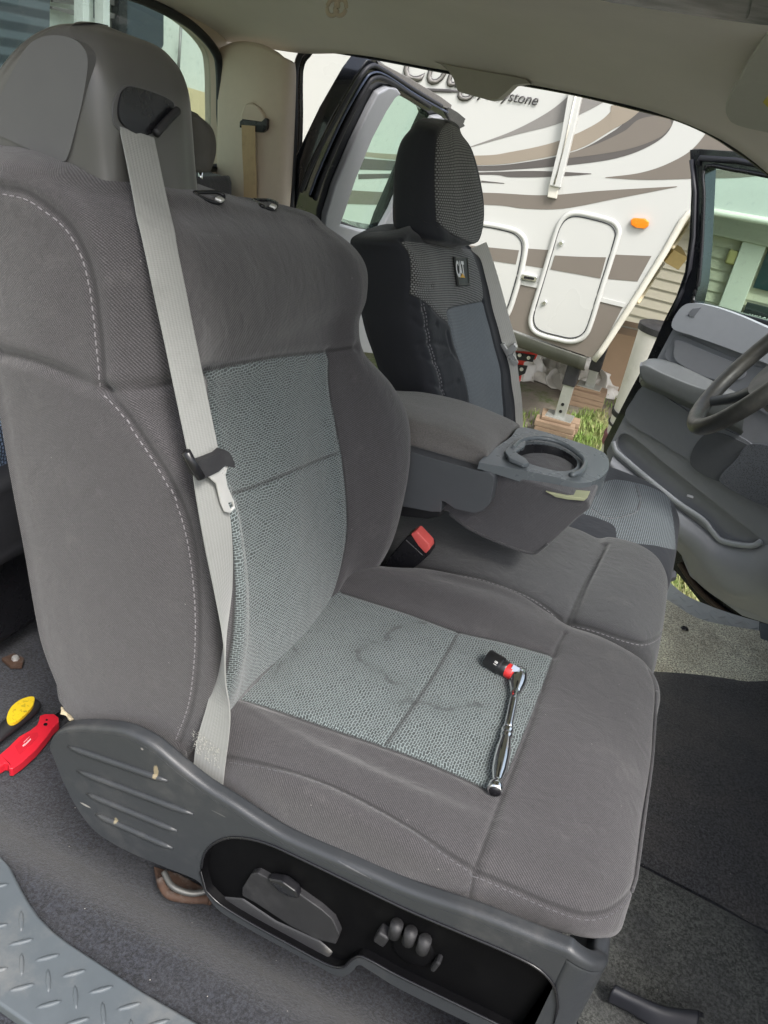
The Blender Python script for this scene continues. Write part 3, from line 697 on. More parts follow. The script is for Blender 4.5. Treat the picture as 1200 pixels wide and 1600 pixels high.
def decal(name, pix, St, mat, parent, lift, dep, bevel=.002, seg=2, n=70, closed=True):
    """raised or let-in piece whose outline lies on a surface"""
    P = spl([(a, b, 0) for a, b in pix], n, True); Q = [on(St, p[0], p[1], lift) for p in P]; Q = [q for q in Q if q is not None]
    A = np.array(Q); nrm = np.zeros(3)
    for a, b in zip(A, np.roll(A, -1, 0)): nrm += np.cross(a-A.mean(0), b-A.mean(0))
    nrm /= np.linalg.norm(nrm)
    if np.dot(nrm, CC-A.mean(0)) > 0: nrm = -nrm
    return panel(name, Q, nrm, dep, mat, parent, bevel=bevel, seg=seg)
capn_ = np.array([0, -1, .05]); capn_ /= np.linalg.norm(capn_)
panel('side_cap', spl([PL(a, b, (-.2, .0272, .97), capn_) for a, b in [(-20, 195), (10, 130), (40, 76), (60, 60), (85, 55), (112, 60), (130, 74), (137, 98), (130, 150), (117, 205), (106, 243), (96, 252), (60, 240), (0, 212), (-20, 205)]], 120, True), -capn_, .016, m_towerp, tw, bevel=.0025, seg=3)
decal('belt_bezel', [(178, 195), (176, 165), (186, 140), (202, 133), (240, 143), (268, 158), (275, 172), (268, 190), (240, 210), (225, 215), (200, 212)], ST, m_towerp, tw, .0012, .004, .002, 2)
decal('belt_mouth', [(184, 182), (186, 150), (194, 138), (206, 136), (240, 146), (265, 158), (268, 170), (258, 180), (245, 198), (232, 209), (216, 211), (196, 200)], ST, m_plb, tw, .0025, .004, .002, 2)
g = [on(ST, *q, .007) for q in ((234, 208), (250, 190), (268, 172))]
tube('guide_lip', spl(g, 20), .004, m_plm, tw, 10)

# side shield
YP = -.04
so_ = [(78, 1170), (82, 1159), (95, 1149), (120, 1145), (160, 1147), (195, 1153), (235, 1173), (280, 1210), (320, 1241), (360, 1266), (405, 1296), (450, 1322), (545, 1363), (640, 1404), (745, 1440), (830, 1474), (886, 1496)]
si_ = [(852, 1658), (760, 1612), (690, 1578), (620, 1543), (575, 1515), (560, 1508), (548, 1520), (530, 1526), (500, 1512), (450, 1485), (400, 1458), (345, 1425), (322, 1398), (308, 1376), (250, 1352), (195, 1328), (150, 1300), (120, 1262), (98, 1220)]
tOut = [Y(a, b, YP) for a, b in so_]; xR = tOut[-1][0]
rec = [(314, 1362), (322, 1330), (345, 1312), (375, 1308), (420, 1318), (490, 1350), (560, 1384), (640, 1422), (720, 1456), (795, 1488), (842, 1513), (866, 1540), (872, 1572)]
rec2 = [(856, 1638), (760, 1590), (690, 1556), (620, 1522), (580, 1500), (562, 1493), (548, 1500), (536, 1510), (510, 1505), (450, 1473), (390, 1440), (345, 1412), (322, 1390)]
bot = [Y(a, b, YP) for a, b in si_]; bot[0][0] = xR
hole = [Y(a, b, YP) for a, b in rec+rec2]
hole = list(spl(hole[:13], 50))+list(spl(hole[13:], 50))
outl = list(spl(tOut, 70))+list(spl(bot, 70))
shield = panel('side_shield', outl, (0, 1, 0), .004, m_pl, seat, holes=[hole], bevel=.0015)
# rolled top edge and front corner of the shield
eP = spl(tOut, 90); xR = eP[-1][0]; zt = eP[-1][2]; zb = bot[0][2]; RC = .045
path = [p for p in eP]; nrmv = [np.array([0, -1., 0])]*len(path)
for k in range(1, 13):
    a = k/12*math.pi/2; path.append(np.array([xR+RC*math.sin(a), YP+RC*(1-math.cos(a)), zt-.036*(k/12)**1.2])); nrmv.append(np.array([math.sin(a), -math.cos(a), 0]))
for k in range(1, 13): path.append(np.array([xR+RC, YP+RC+.42*k/12, zt-.036-.020*min(1, k/3)])); nrmv.append(np.array([1., 0, 0]))
path = np.array(path); nrmv = np.array(nrmv)
surf('rolled_edge', [path-nrmv*a+np.array([0, 0, b]) for a, b in ((.0004, -.004), (.0004, .001), (.0012, .0055), (.0045, .0085), (.0105, .0095), (.0175, .0075), (.0215, -.012))], 26, 260, m_pl, shield, thick=.002)
cp = path[len(eP)-1:]; cn_ = nrmv[len(eP)-1:]
surf('front_corner', [[np.array([p[0]-n_[0]*.0004, p[1]-n_[1]*.0004, z_]) for p, n_ in zip(cp, cn_) for z_ in [f*(p[2]+.001)+(1-f)*(zb-.13)]] for f in (0, .25, .5, .75, 1)], 30, 80, m_pl, shield, thick=.003)
# ribs
for a, b in (((106, 1166), (262, 1220)), ((121, 1204), (302, 1272)), ((136, 1240), (277, 1298)), ((150, 1272), (270, 1325))):
    p, q = Y(*a, YP), Y(*b, YP); tube('rib', spl([p, (p+q)/2, q], 14), [.0015, .0035]+[.0042]*10+[.0035, .0015], m_pl, shield, 10, flat=1, ref=(0, 0, 1))
# recess: black walls and back with lever and lumbar knob
rim = tube('recess_rim', [p+np.array([0, -.001, 0]) for p in hole], .0016, m_plb, shield, 8, True)
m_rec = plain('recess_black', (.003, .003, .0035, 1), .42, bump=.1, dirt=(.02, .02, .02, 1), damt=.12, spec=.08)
H = np.array(hole); n = len(H); ctr = H.mean(0)
V2 = list(ctr+(H-ctr)*.985*[1, 1, 1]+np.array([0, .009, 0]))
F = [(i, (i+1) % n, n+(i+1) % n, n+i) for i in range(n)]
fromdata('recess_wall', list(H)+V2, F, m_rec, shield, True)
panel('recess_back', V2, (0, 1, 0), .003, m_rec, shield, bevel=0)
YL = YP+.001
lev = panel('recline_lever', [Y(a, b, YL) for a, b in [(378, 1388), (392, 1366), (402, 1364), (420, 1374), (460, 1392), (500, 1420), (520, 1438), (530, 1460), (524, 1476), (500, 1470), (450, 1445), (400, 1412), (378, 1400)]], (0, 1, 0), .018, m_plm, seat, bevel=.004, seg=3)
panel('lever_grip', [Y(a, b, YL-.005) for a, b in [(416, 1374), (440, 1378), (462, 1394), (466, 1406), (450, 1402), (430, 1390)]], (0, 1, 0), .012, m_plb, lev, bevel=.003)
panel('lever_ledge', [Y(a, b, YL+.006) for a, b in [(345, 1402), (378, 1405), (430, 1440), (500, 1472), (520, 1490), (512, 1500), (450, 1470), (390, 1436)]], (0, 1, 0), .02, plain('dusty_black', (.03, .03, .033, 1), .5, dirt=(.2, .19, .17, 1), damt=.5), lev, bevel=.003)
kn = Y(645, 1482, YP+.008)
knob = lathe('lumbar_knob', [(.001, .004), (.020, .004), (.024, .002), (.026, -.002), (.026, -.01)], m_rec, seat, kn+np.array([0, .0, -.0]), (0, -1, 0), 40)
for k, (a, b) in enumerate(((618, 1452), (640, 1463), (662, 1476))):
    p = Y(a, b, YP+.002); tube('knob_ridge', [p+np.array([0, 0, .010]), p, p+np.array([0, 0, -.010])], .0072, m_plm, knob, 12, ref=(0, 1, 0))
box('knob_stop', Y(600, 1458, YP+.006), (.014, .02, .02), m_plm, knob, (0, .2, 0)); box('knob_stop', Y(684, 1500, YP+.008), (.006, .02, .02), m_plm, knob, (0, .2, 0))
# fabric hem hanging behind the shield and seat frame underneath
hem = [[Y(a, b, y) for a, b, y in r] for r in ([(88, 1072, .012), (92, 1094, .006), (100, 1106, .01)], [(120, 1090, .0), (130, 1112, -.006), (140, 1128, .01)], [(170, 1120, .0), (180, 1132, -.006), (186, 1150, .01)], [(230, 1150, .0), (240, 1160, -.004), (240, 1180, .01)], [(282, 1166, .004), (290, 1178, .0), (292, 1200, .014)])]
surf('fabric_hem', hem, 60, 24, m_seat2, back, thick=.003)
m_frame = plain('seat_frame_paint', (.012, .012, .013, 1), .45, bump=.1)
box('seat_frame', (.12, .24, .285), (.50, .40, .05), m_frame, seat, bevel=.008)
m_rust = plain('rusty_steel', (.07, .038, .024, 1), .8, nsc=90, nv=.5, dirt=(.16, .15, .14, 1), dsc=60, damt=.6)
for x0 in (-.10, .38):
    for y0 in (.16, .44): box('seat_riser', (x0, y0, .14), (.06, .03, .27), m_frame, seat, bevel=.004)
br = tube('mount_bracket', spl([Z(250, 1372, .06), Z(262, 1396, .05), Z(290, 1404, .045), Z(325, 1405, .04)], 24), .0065, m_rust, seat, 8)
tube('mount_loop', spl([Z(256, 1362, .07), Z(270, 1385, .065), Z(300, 1396, .06), Z(330, 1390, .06)], 24), .0045, plain('dull_steel', (.16, .16, .15, 1), .5, .5), seat, 8)
panel('mount_foot', [Z(a, b, .03) for a, b in [(240, 1358), (246, 1388), (268, 1406), (330, 1416), (334, 1400), (280, 1370)]], (0, 0, 1), .008, m_rust, seat, bevel=.002)
for a, b, c_, d_ in ((300, 300, 345, 324), (394, 312, 430, 332)):
    p = on(Soft(back), a, b, .004) if False else None
base(seat, (.1, .25, 0))
# two black tether loops poking out of the backrest top
SB = BVHTree.FromPolygons([v.co for v in back.data.vertices], [tuple(p.vertices) for p in back.data.polygons])
def onb(px, py, lift):
    h = SB.ray_cast(Vector(CC), Vector(ray(px, py)).normalized()); 
    return np.array(h[0])+np.array(h[1])*lift if h[0] is not None else CC+ray(px, py)*1.0
for pp in ([(303, 301), (320, 303), (336, 307), (345, 313), (341, 319), (327, 315), (313, 307)], [(395, 312), (408, 315), (420, 319), (430, 325), (427, 330), (416, 326), (405, 319)]):
    q = [onb(a, b, l) for (a, b), l in zip(pp, (.000, .002, .005, .006, .003, .001, .000))]
    t = tube('tether_loop', spl(q, 40, True), .0016, m_plb, seat, 8, True, flat=1.3); t.parent = seat; t.matrix_parent_inverse = Matrix.Translation(-Vector((.1, .25, 0)))
    c = onb(pp[3][0]-6, pp[3][1]+2, .004); b = box('tether_clip', c, (.008, .013, .004), m_steel, seat, (0, .2, .3), .0015); b.matrix_parent_inverse = Matrix.Translation(-Vector((.1, .25, 0)))

# ---------------------------------------------------------------- passenger seat belt
pb = thing('seat_belt', 'light grey seat belt hanging from the plastic tower across the nearest seat, metal tongue loose', 'seat belt')
def front(px, py, lift): return onb(px, py, lift)
def clr(px, py, y): return Y(px, py, y)
def rp(px, py, gap, prev=None):
    """point on the camera ray, held gap metres off the seat surface so the strap keeps its line"""
    r_ = ray(px, py); n_ = np.linalg.norm(r_); best = None
    for tr_ in (SB, ST.tree, SCu0):
        h = tr_.ray_cast(Vector(CC), Vector(r_/n_)); 
        if h[0] is not None and (best is None or h[3] < best): best = h[3]
    return CC+r_/n_*(best-gap)
SCu0 = BVHTree.FromPolygons([v.co for v in cush.data.vertices], [tuple(p.vertices) for p in cush.data.polygons])
A0 = on(ST, 214, 207, .003); A1 = rp(320, 716, .030); up = []
for t_ in np.linspace(0, 1, 24):
    px_, py_ = 214+(320-214)*t_, 207+(716-207)*t_; L_ = A0+(A1-A0)*t_; r_ = ray(px_, py_); n_ = np.linalg.norm(r_)
    d_ = np.dot(L_-CC, r_/n_); lim = np.linalg.norm(rp(px_, py_, .008)-CC); up.append(CC+r_/n_*(min(d_, lim) if t_ > .06 else d_))
D_ = np.array([np.linalg.norm(p-CC) for p in up])
for _ in range(6): D_[1:-1] = np.minimum(D_[1:-1], (D_[:-2]+D_[2:])/2+.0004)
up = [CC+(p-CC)/np.linalg.norm(p-CC)*d for p, d in zip(up, D_)]
ribbon('webbing', up, (.12, 1, -.1), .041, .0016, m_belt, pb, 90)
lo = [rp(322, 722, .026), rp(331, 775, .022), rp(341, 840, .018), rp(350, 915, .016), rp(353, 985, .018), rp(347, 1055, .020), Y(341, 1118, -.006), Y(329, 1180, -.010), Y(322, 1250, -.010)]
ribbon('lower_webbing', lo, [(.1, 1, -.1), (.15, 1, 0), (.1, 1, 0), (-.15, 1, 0), (-.45, .9, 0), (-.75, .75, 0), (-1, .35, 0), (-1, .0, -.1), (-1, 0, -.15)], .040, .0016, m_belt, pb, 100)
pc = up[-1]; nb = np.array([.93, -.25, .2]); nb /= np.linalg.norm(nb)
def B(a, b, o=0): return PL(a, b, pc+nb*o, nb)
panel('tongue_body', [B(a, b, .014) for a, b in [(296, 716), (306, 722), (322, 717), (342, 709), (350, 702), (358, 706), (363, 714), (367, 723), (367, 731), (352, 728), (342, 737), (330, 743), (318, 749), (306, 742)]], -nb, .010, m_plm, pb, bevel=.002, seg=3)
tube('tongue_bar', [B(291, 706, .016), B(303, 728, .016), B(314, 746, .016)], .0042, m_plb, pb, 12)
tin = [(357, 786), (363, 784), (366, 792), (361, 797)]
panel('metal_tongue', [B(a, b, .012) for a, b in [(326, 745), (338, 736), (350, 729), (357, 728), (353, 742), (356, 760), (366, 783), (368, 794), (360, 802), (352, 800), (346, 786), (339, 756)]], -nb, .0028, m_steel, pb, holes=[[B(a, b, .012) for a, b in tin]], bevel=.0007)
# worn fray at the bottom of the webbing
m_fray = plain('frayed_threads', (.45, .44, .40, 1), .9)
fv = []; ff = []
for k in range(220):
    a = 302+random.random()*40; b = 1150+(a-302)*.75+random.random()*34-12
    p = Y(a, b, -.0125); d = np.array([random.uniform(-1, 1), -random.random()*.6, random.uniform(-1, 1)])*.0035; w_ = np.array([.0004, 0, .0004]); i = len(fv)
    fv += [p-w_, p+w_, p+d]; ff.append((i, i+1, i+2))
fromdata('frayed_edge', fv, ff, m_fray, pb)
base(pb, lo[-1])

# ---------------------------------------------------------------- belt buckle
bu = thing('belt_buckle', 'black seat belt buckle with red release button standing between the two front cushions', 'buckle')
YB = .50
bo = [(601, 884), (607, 872), (620, 856), (636, 838), (648, 836), (672, 856), (672, 866), (655, 882), (634, 897), (618, 896), (604, 892)]
body = panel('buckle_body', [Y(a, b, YB) for a, b in bo], (0, 1, 0), .03, m_plb, bu, bevel=.003, seg=3)
panel('release_button', [Y(a, b, YB-.0015) for a, b in [(641, 835), (650, 829), (671, 851), (672, 858), (665, 866), (652, 852)]], (0, 1, 0), .024, plain('red_button', (.62, .10, .09, 1), .4, bump=.05), bu, bevel=.0025)
panel('buckle_face', [Y(a, b, YB-.001) for a, b in [(612, 871), (634, 843), (661, 868), (637, 893)]], (0, 1, 0), .002, m_plb, bu, bevel=.001)
tube('buckle_boot', [Y(583, 912, YB+.02), Y(592, 899, YB+.02), Y(606, 884, YB+.017)], .012, m_plm, bu, 14, res=12)
for k in range(4): tube('boot_fold', [Y(586+k*4.5+3.5*math.cos(t), 905-k*5.5+9*math.sin(t), YB+.010) for t in np.linspace(-1.5, 1.6, 8)], .0022, m_plm, bu, 6)
base(bu, Y(585, 910, YB))

# ---------------------------------------------------------------- centre seat with folded console
cs = thing('centre_seat', 'narrow grey cloth middle seat with folded down armrest console and cup holder', 'centre seat')
m_mid = cloth('centre_seat_fabric', (.046, .045, .049), dust=(.17, .165, .16, 1))
def crow2(x, zt, zs, yo, yi, zb): return [(x, yo+.03, zb-.05), (x, yo+.004, zb), (x, yo, (zb+zs)/2), (x, yo+.008, zs), (x, yo+.04, zt), (x, (yo+yi)/2, zt+.004), (x, yi-.04, zt), (x, yi-.008, zs), (x, yi, (zb+zs)/2), (x, yi-.01, zb)]
cn = [crow2(x, zt, zt-.012, yo, yi, zt-.08) for x, zt, yo, yi in ((-.08, .375, .54, .85), (.0, .380, .535, .858), (.10, .387, .530, .862), (.2, .392, .527, .865), (.29, .393, .524, .867), (.335, .389, .525, .866), (.36, .398, .522, .870), (.41, .402, .522, .870), (.45, .394, .530, .862), (.478, .370, .540, .852), (.490, .340, .550, .842), (.488, .31, .56, .83))]
cc = surf('cushion', cn, 200, 200, m_mid, cs, flip=True)
S = Soft(cc); q1 = S.line([(642, 884), (700, 893), (760, 906), (820, 928), (860, 952), (884, 976)]); q2 = S.line([(886, 976), (905, 930), (925, 888), (945, 850)]); q3 = S.line([(888, 972), (930, 982), (975, 997), (1005, 1003), (1030, 992), (1046, 968), (1054, 930)])
S.seam(q2, .006, .006); 
for q in (q1, q3): 
    if len(q) > 3: S.seam(q, .002, .004)
S.wrinkle(.001, 24, 9); S.done()
for q in (q1, q3):
    if len(q) > 3: S.stitch('stitching', q, m_thread, .005, cc)
box('seat_frame', (.16, .70, .25), (.50, .26, .08), m_frame, cs)
YN, YF = .575, .80
m_wedge = cloth('console_side_fabric', (.070, .067, .073), dust=(.17, .165, .16, 1))
m_lid = cloth('armrest_fabric', (.155, .145, .138), dust=(.20, .19, .18, 1), pitch=.0026)
lid = []
for nb_, nt_, mt, fa in (((570, 672), (566, 632), (572, 606), (585, 598)), ((625, 690), (622, 650), (620, 622), (612, 610)), ((665, 702), (668, 664), (668, 634), (662, 613)), ((705, 714), (712, 678), (716, 648), (716, 625)), ((738, 724), (748, 694), (760, 664), (772, 645)), ((749, 728), (760, 703), (780, 682), (806, 660)), ((751, 729), (763, 712), (785, 692), (811, 667))):
    a = Y(*nb_, YN); b = Y(*nt_, YN+.012); c = Y(*mt, YN+.10); d = Y(*fa, YF-.02); lid.append([a+np.array([0, .02, -.004]), a, (a+b)/2+np.array([0, -.002, 0]), b, (b+c)/2+np.array([0, 0, .004]), c, (c+d)/2+np.array([0, 0, .002]), d, d+np.array([0, .02, -.03]), d+np.array([0, .0, -.04])])
a = lid[-1]; ctr = sum(a)/len(a); lid.append([p*.5+ctr*.5 for p in a])
ld = surf('armrest_lid', lid, 110, 110, m_lid, cs, flip=True)
S = Soft(ld); S.wrinkle(.0008, 30, 2); q = S.line([(628, 690), (690, 708), (748, 727)])
S.done()
YA = YN-.022
ab = panel('storage_box', [Y(a, b, YA) for a, b in [(590, 690), (625, 701), (690, 720), (750, 736), (765, 738), (772, 745), (772, 755), (766, 786), (755, 798), (742, 802), (710, 795), (694, 784), (690, 783), (689, 800), (675, 800), (620, 790), (585, 780)]], (0, 1, 0), .05, m_pld, cs, bevel=.008, seg=3)
sf_ = panel('side_fabric', [Y(a, b, YN+.006) for a, b in [(640, 720), (770, 735), (920, 782), (922, 795), (900, 812), (855, 855), (838, 868), (822, 867), (780, 852), (735, 830), (714, 815), (700, 800), (640, 790)]], (0, 1, 0), YF-YN-.03, m_wedge, cs, bevel=.010, seg=4); uvbox(sf_, 0, 2)
sl_ = [Y(a, b, YN+.004) for a, b in [(702, 803), (718, 815), (738, 829), (782, 849), (822, 863), (838, 863), (856, 850)]]; tube('hem_seam', spl(sl_, 30), .0022, m_mid, sf_, 8)
panel('hinge_shadow', [Y(a, b, YN+.002) for a, b in [(560, 760), (692, 786), (692, 806), (670, 812), (560, 800)]], (0, 1, 0), .06, m_plm, cs, bevel=.006)  # black panel standing in for the shade at the hinge below the box
ZT = Y(750, 716, YN)[2]
tr = [(748, 722), (770, 702), (798, 682), (812, 667), (845, 672), (900, 690), (938, 704), (951, 718), (953, 735), (948, 757), (932, 771), (905, 775), (850, 760), (790, 744), (750, 732)]
def T(a, b, dz=0): return PL(a, b, (.2, .6, ZT+dz), (.06, 0, 1))
cup = [(806, 712), (812, 700), (832, 694), (862, 697), (888, 708), (902, 722), (896, 733), (874, 736), (846, 730), (822, 722)]
cupP = list(spl([T(a, b) for a, b in cup], 50, True))
tray_o = [T(a, b) for a, b in [(749, 721), (772, 701), (798, 683), (812, 668), (845, 673), (900, 690), (938, 704), (950, 716), (950, 735), (932, 750), (905, 754), (850, 741), (790, 730), (756, 724)]]
tray_o = list(spl(tray_o, 60, True))
m_tray = plain('bluish_grey_plastic', (.105, .118, .128, 1), .28, rv=.02, nv=.05, bump=.1)
tray = panel('cup_tray', tray_o, (0, 0, -1), .030, m_tray, cs, holes=[cupP], bevel=.0018, seg=3)
xa, xb_ = Y(750, 722, YN)[0], Y(925, 770, YN)[0]
for v in tray.data.vertices:
    zz0 = ZT-.06*(v.co.x-.2)
    if v.co.z < zz0-.015: v.co.z = zz0-.010-.028*min(1, max(0, (v.co.x-xa)/(xb_-xa)))
cw = np.array(cupP); c0 = cw.mean(0)
surf('cup_well', [[p for p in cw], [p+np.array([0, 0, -.012]) for p in c0+(cw-c0)*.97], [p for p in c0+(cw-c0)*.9+np.array([0, 0, -.05])], [p for p in c0+(cw-c0)*.82+np.array([0, 0, -.06])], [p for p in c0+(cw-c0)*.02+np.array([0, 0, -.06])]], 40, 60, m_plb, tray, closed_v=True)
# raised lip round the back of the cup, hinge paddle and inner ledge
lip = spl([T(a, b, .006) for a, b in [(800, 702), (812, 690), (838, 684), (872, 690), (900, 706), (914, 722), (908, 736), (892, 742)]], 40)
tube('cup_rim', lip, .0048, m_tray, tray, 12, flat=.9)
panel('cup_paddle', [T(a, b, .008) for a, b in [(788, 704), (800, 690), (812, 684), (822, 689), (820, 698), (806, 706), (822, 716), (828, 724), (818, 726), (796, 716)]], (0, 0, -1), .006, m_tray, tray, bevel=.002)
panel('pale_paper_edge', [Y(a, b, YN+.002) for a, b in [(852, 768), (885, 775), (918, 778), (912, 783), (888, 781), (868, 777)]], (0, 1, 0), .03, plain('pale_plastic_edge', (.34, .35, .22, 1), .5), cs, bevel=.001)
base(cs, (.15, .7, 0))

# ---------------------------------------------------------------- ratchet wrench lying on the cushion
SCu = BVHTree.FromPolygons([v.co for v in cush.data.vertices], [tuple(p.vertices) for p in cush.data.polygons])
def zcu(p):
    h = SCu.ray_cast(Vector((p[0], p[1], .6)), Vector((0, 0, -1))); return h[0][2] if h[0] is not None else .4
wr_ = thing('ratchet_wrench', 'chrome ratchet wrench with black socket lying on the nearest seat cushion', 'wrench')
A = Z(816, 1036, .425); Bp = Z(776, 1228, .420)
A[2] = zcu(A)+.013; Bp[2] = zcu(Bp)+.010
D = Bp-A; L = np.linalg.norm(D); D /= L; SD = np.cross(D, (0, 0, 1)); SD /= np.linalg.norm(SD); UP = np.cross(SD, D)
# lathe pieces keep their turned edges crisp
def along(name, prof, mat, par, f=1.0, n=20):
    P = [A+D*L*t for t, r in prof]; return tube(name, P, [r for t, r in prof], mat, par, n, flat=f, ref=UP)
h_ = along('drive_head', [(.0, .005), (.015, .0105), (.05, .0125), (.11, .0125), (.16, .0105), (.2, .0075), (.23, .0062)], m_chrome, wr_, .85)
along('shaft', [(.2, .0062), (.3, .0056), (.5, .0058), (.54, .0060)], m_chrome, wr_)
along('handle', [(.535, .0062), (.545, .0078), (.56, .0078), (.567, .0066), (.58, .0066), (.587, .0080), (.60, .0080), (.607, .0068), (.62, .0070), (.70, .0092), (.78, .0098), (.86, .0088), (.92, .0062), (.94, .0062), (.955, .0088), (.985, .0095), (1.0, .0085), (1.003, .0070)], m_chrome, wr_)
tube('end_plug', [A+D*L*1.0, A+D*L*1.006], [.0072, .0068], m_plb, wr_, 20)
hd = A+D*L*.07; sd = Z(775, 1036, hd[2])-hd; sd[2] = 0; sd /= np.linalg.norm(sd)
lathe('red_collar', [(.001, .008), (.0095, .008), (.0105, .0095), (.0105, .0185), (.001, .0185)], plain('red_anodised', (.62, .03, .03, 1), .3, coat=.3), wr_, hd, sd, 32)
m_sock = plain('black_impact_steel', (.012, .012, .013, 1), .3, coat=.3)
sk = lathe('socket', [(.001, .0185), (.0105, .0185), (.0112, .0195), (.0112, .026), (.0132, .028), (.0132, .050), (.0122, .0512), (.0095, .0512), (.0095, .040), (.001, .040)], m_sock, wr_, hd, sd, 36)
tube('square_drive', [hd+sd*.002, hd+sd*.012], [.006, .006], m_chrome, wr_, 4, sm=False)
vv = -ray(800, 1030); vv /= np.linalg.norm(vv); vv = vv-sd*np.dot(vv, sd); vv /= np.linalg.norm(vv); tx = np.cross(sd, vv)
text('size_mark', '18', hd+sd*.031+vv*.0133-tx*.004, tx, np.cross(vv, tx), .007, plain('white_ink', (.75, .75, .72, 1), .6, bump=0), sk, .0003)
along('direction_lever', [(.10, .002), (.13, .0045), (.19, .0045), (.22, .002)], m_chrome, wr_, .5)
wr_.children[-1].location = tuple(UP*.008)
base(wr_, (A+Bp)/2-np.array([0, 0, .012]))

# ---------------------------------------------------------------- tools on the rear floor
def FZ(a, b, z=.08): return Z(a, b, z)
kn_ = thing('utility_knife', 'red folding utility knife lying on the carpet behind the nearest seat', 'utility knife')
m_red = plain('red_painted_metal', (.62, .018, .035, 1), .38, nv=.05, bump=.1, coat=.2)
kz = .03
ko = [(-8, 1185), (0, 1178), (12, 1168), (30, 1150), (48, 1140), (58, 1132), (61, 1124), (62, 1118), (70, 1115), (84, 1115), (92, 1121), (92, 1128), (82, 1138), (72, 1152), (55, 1172), (35, 1190), (20, 1201), (14, 1201), (13, 1193), (8, 1192), (2, 1196), (-8, 1200)]
kb = panel('handle', [Z(a, b, kz) for a, b in ko], (0, 0, -1), .018, m_red, kn_, bevel=.002, seg=3)
panel('handle_recess', [Z(a, b, kz+.0006) for a, b in [(22, 1166), (40, 1148), (58, 1144), (60, 1150), (48, 1164), (30, 1180)]], (0, 0, -1), .002, plain('red_painted_metal_dark', (.52, .015, .03, 1), .4, bump=.1), kb, bevel=.0006)
for a, b, r in ((71, 1132, .0034), (73, 1125, .002)): lathe('pivot_screw', [(.0005, .0008), (r*.7, .0008), (r, .0004), (r, -.003)], m_plb, kb, Z(a, b, kz), (0, 0, 1), 20)
m_white = plain('white_print', (.8, .8, .8, 1), .5, bump=0)
xd = Z(52, 1152, kz)-Z(38, 1166, kz)
text('logo_script', 'Milwaukee', Z(37, 1167, kz+.0008), xd, np.cross((0, 0, 1), xd), .0052, m_white, kb, .0003, shear=.3, sx=.85)
tube('logo_underline', [Z(37, 1160, kz+.0008), Z(46, 1151, kz+.0008)], .0003, m_white, kb, 5)
panel('blade', [Z(a, b, kz-.008) for a, b in [(86, 1116), (98, 1108), (106, 1112), (96, 1124)]], (0, 0, -1), .0015, m_plb, kn_, bevel=0)
base(kn_, Z(40, 1165, .01))
sc = thing('screwdriver', 'screwdriver with black and yellow handle lying beside the red knife', 'screwdriver')
sz = .035
a0, a1 = Z(-28, 1172, sz), Z(58, 1096, sz)
tube('handle_grip', [a0+(a1-a0)*t for t in (0, .15, .35, .55, .75, .9, .97, 1.0)], [.010, .012, .0135, .0155, .017, .016, .013, .006], m_plm, sc, 24, flat=.8)
yl = np.array([Z(a, b, sz+.0155) for a, b in [(12, 1128), (11, 1118), (18, 1104), (32, 1093), (48, 1088), (54, 1091), (50, 1104), (36, 1119), (22, 1129)]])
panel('yellow_inset', spl(yl, 50, True), (0, 0, -1), .006, plain('worn_yellow_plastic', (.72, .50, .02, 1), .45, dirt=(.05, .045, .02, 1), dsc=120, damt=.8), sc, bevel=.002, seg=3)
tube('shank', [a0, a0-(a1-a0)*.8], .0035, m_chrome, sc, 12)
base(sc, (a0+a1)/2-np.array([0, 0, .03]))
ft = thing('tan_foam_scrap', 'small crumpled tan scrap of foam tucked behind the seat side cover', 'scrap')
fp = [[Z(95+8*i+random.uniform(-1, 1), 1104+3*i+6*j+random.uniform(-1.5, 1.5), .33+.006*random.random()) for j in range(3)] for i in range(5)]
surf('foam_piece', fp, 20, 14, plain('tan_foam', (.42, .36, .24, 1), .9, nsc=200, nv=.3, bump=.6), ft, thick=.003)
base(ft, fp[0][0])

# ---------------------------------------------------------------- driver seat with fitted cover
ds = thing('driver_seat', 'far front seat in black and grey fitted cover with tall headrest and sewn badge', 'car seat')
m_neo = plain('black_neoprene', (.012, .013, .019, 1), .85, nv=.1, bump=.3)
m_sat = plain('black_satin', (.013, .014, .022, 1), .45, nv=.1, bump=.1)
def cover(name, base_, net_, net2=None, nets=(.0062, .0050)):
    s = NT(name); p = s.p; nh = net_h(s, *nets, .34)
    r = s.smooth(s.attr('region'), -.0005, .0005)
    c2 = s.mix(s.smooth(nh, .3, .7), sat(net_, 1.2), sat(net_, .14))
    c = s.mix(r, base_, c2)
    if net2 is not None:
        r2 = s.smooth(s.attr('region2'), -.0005, .0005); n2 = net_h(s, .0042, .0030, .3)
        c = s.mix(r2, c, s.mix(n2, sat(net2, 1.2), sat(net2, .45)))
    sm = s.math('SUBTRACT', 1, s.smooth(s.attr('seam'), .0006, .003)); c = s.mix(s.math('MULTIPLY', sm, .7), c, (.004, .004, .006, 1))
    s.l(c, p.inputs['Base Color']); p.inputs['Roughness'].default_value = .8; p.inputs['Sheen Weight'].default_value = .15
    h = s.math('MULTIPLY', nh, r); b = s.bump(s.noise(12, 4), .4, .01); s.l(s.bump(h, .5, .001, b), p.inputs['Normal']); return s.m
m_cov = cover('fitted_cover', (.008, .009, .014, 1), (.19, .19, .185), (.16, .178, .195))
def addattr(o, name, arr):
    at = o.data.attributes.new(name, 'FLOAT', 'POINT'); at.data.foreach_set('value', arr.astype(np.float32))
dn = []
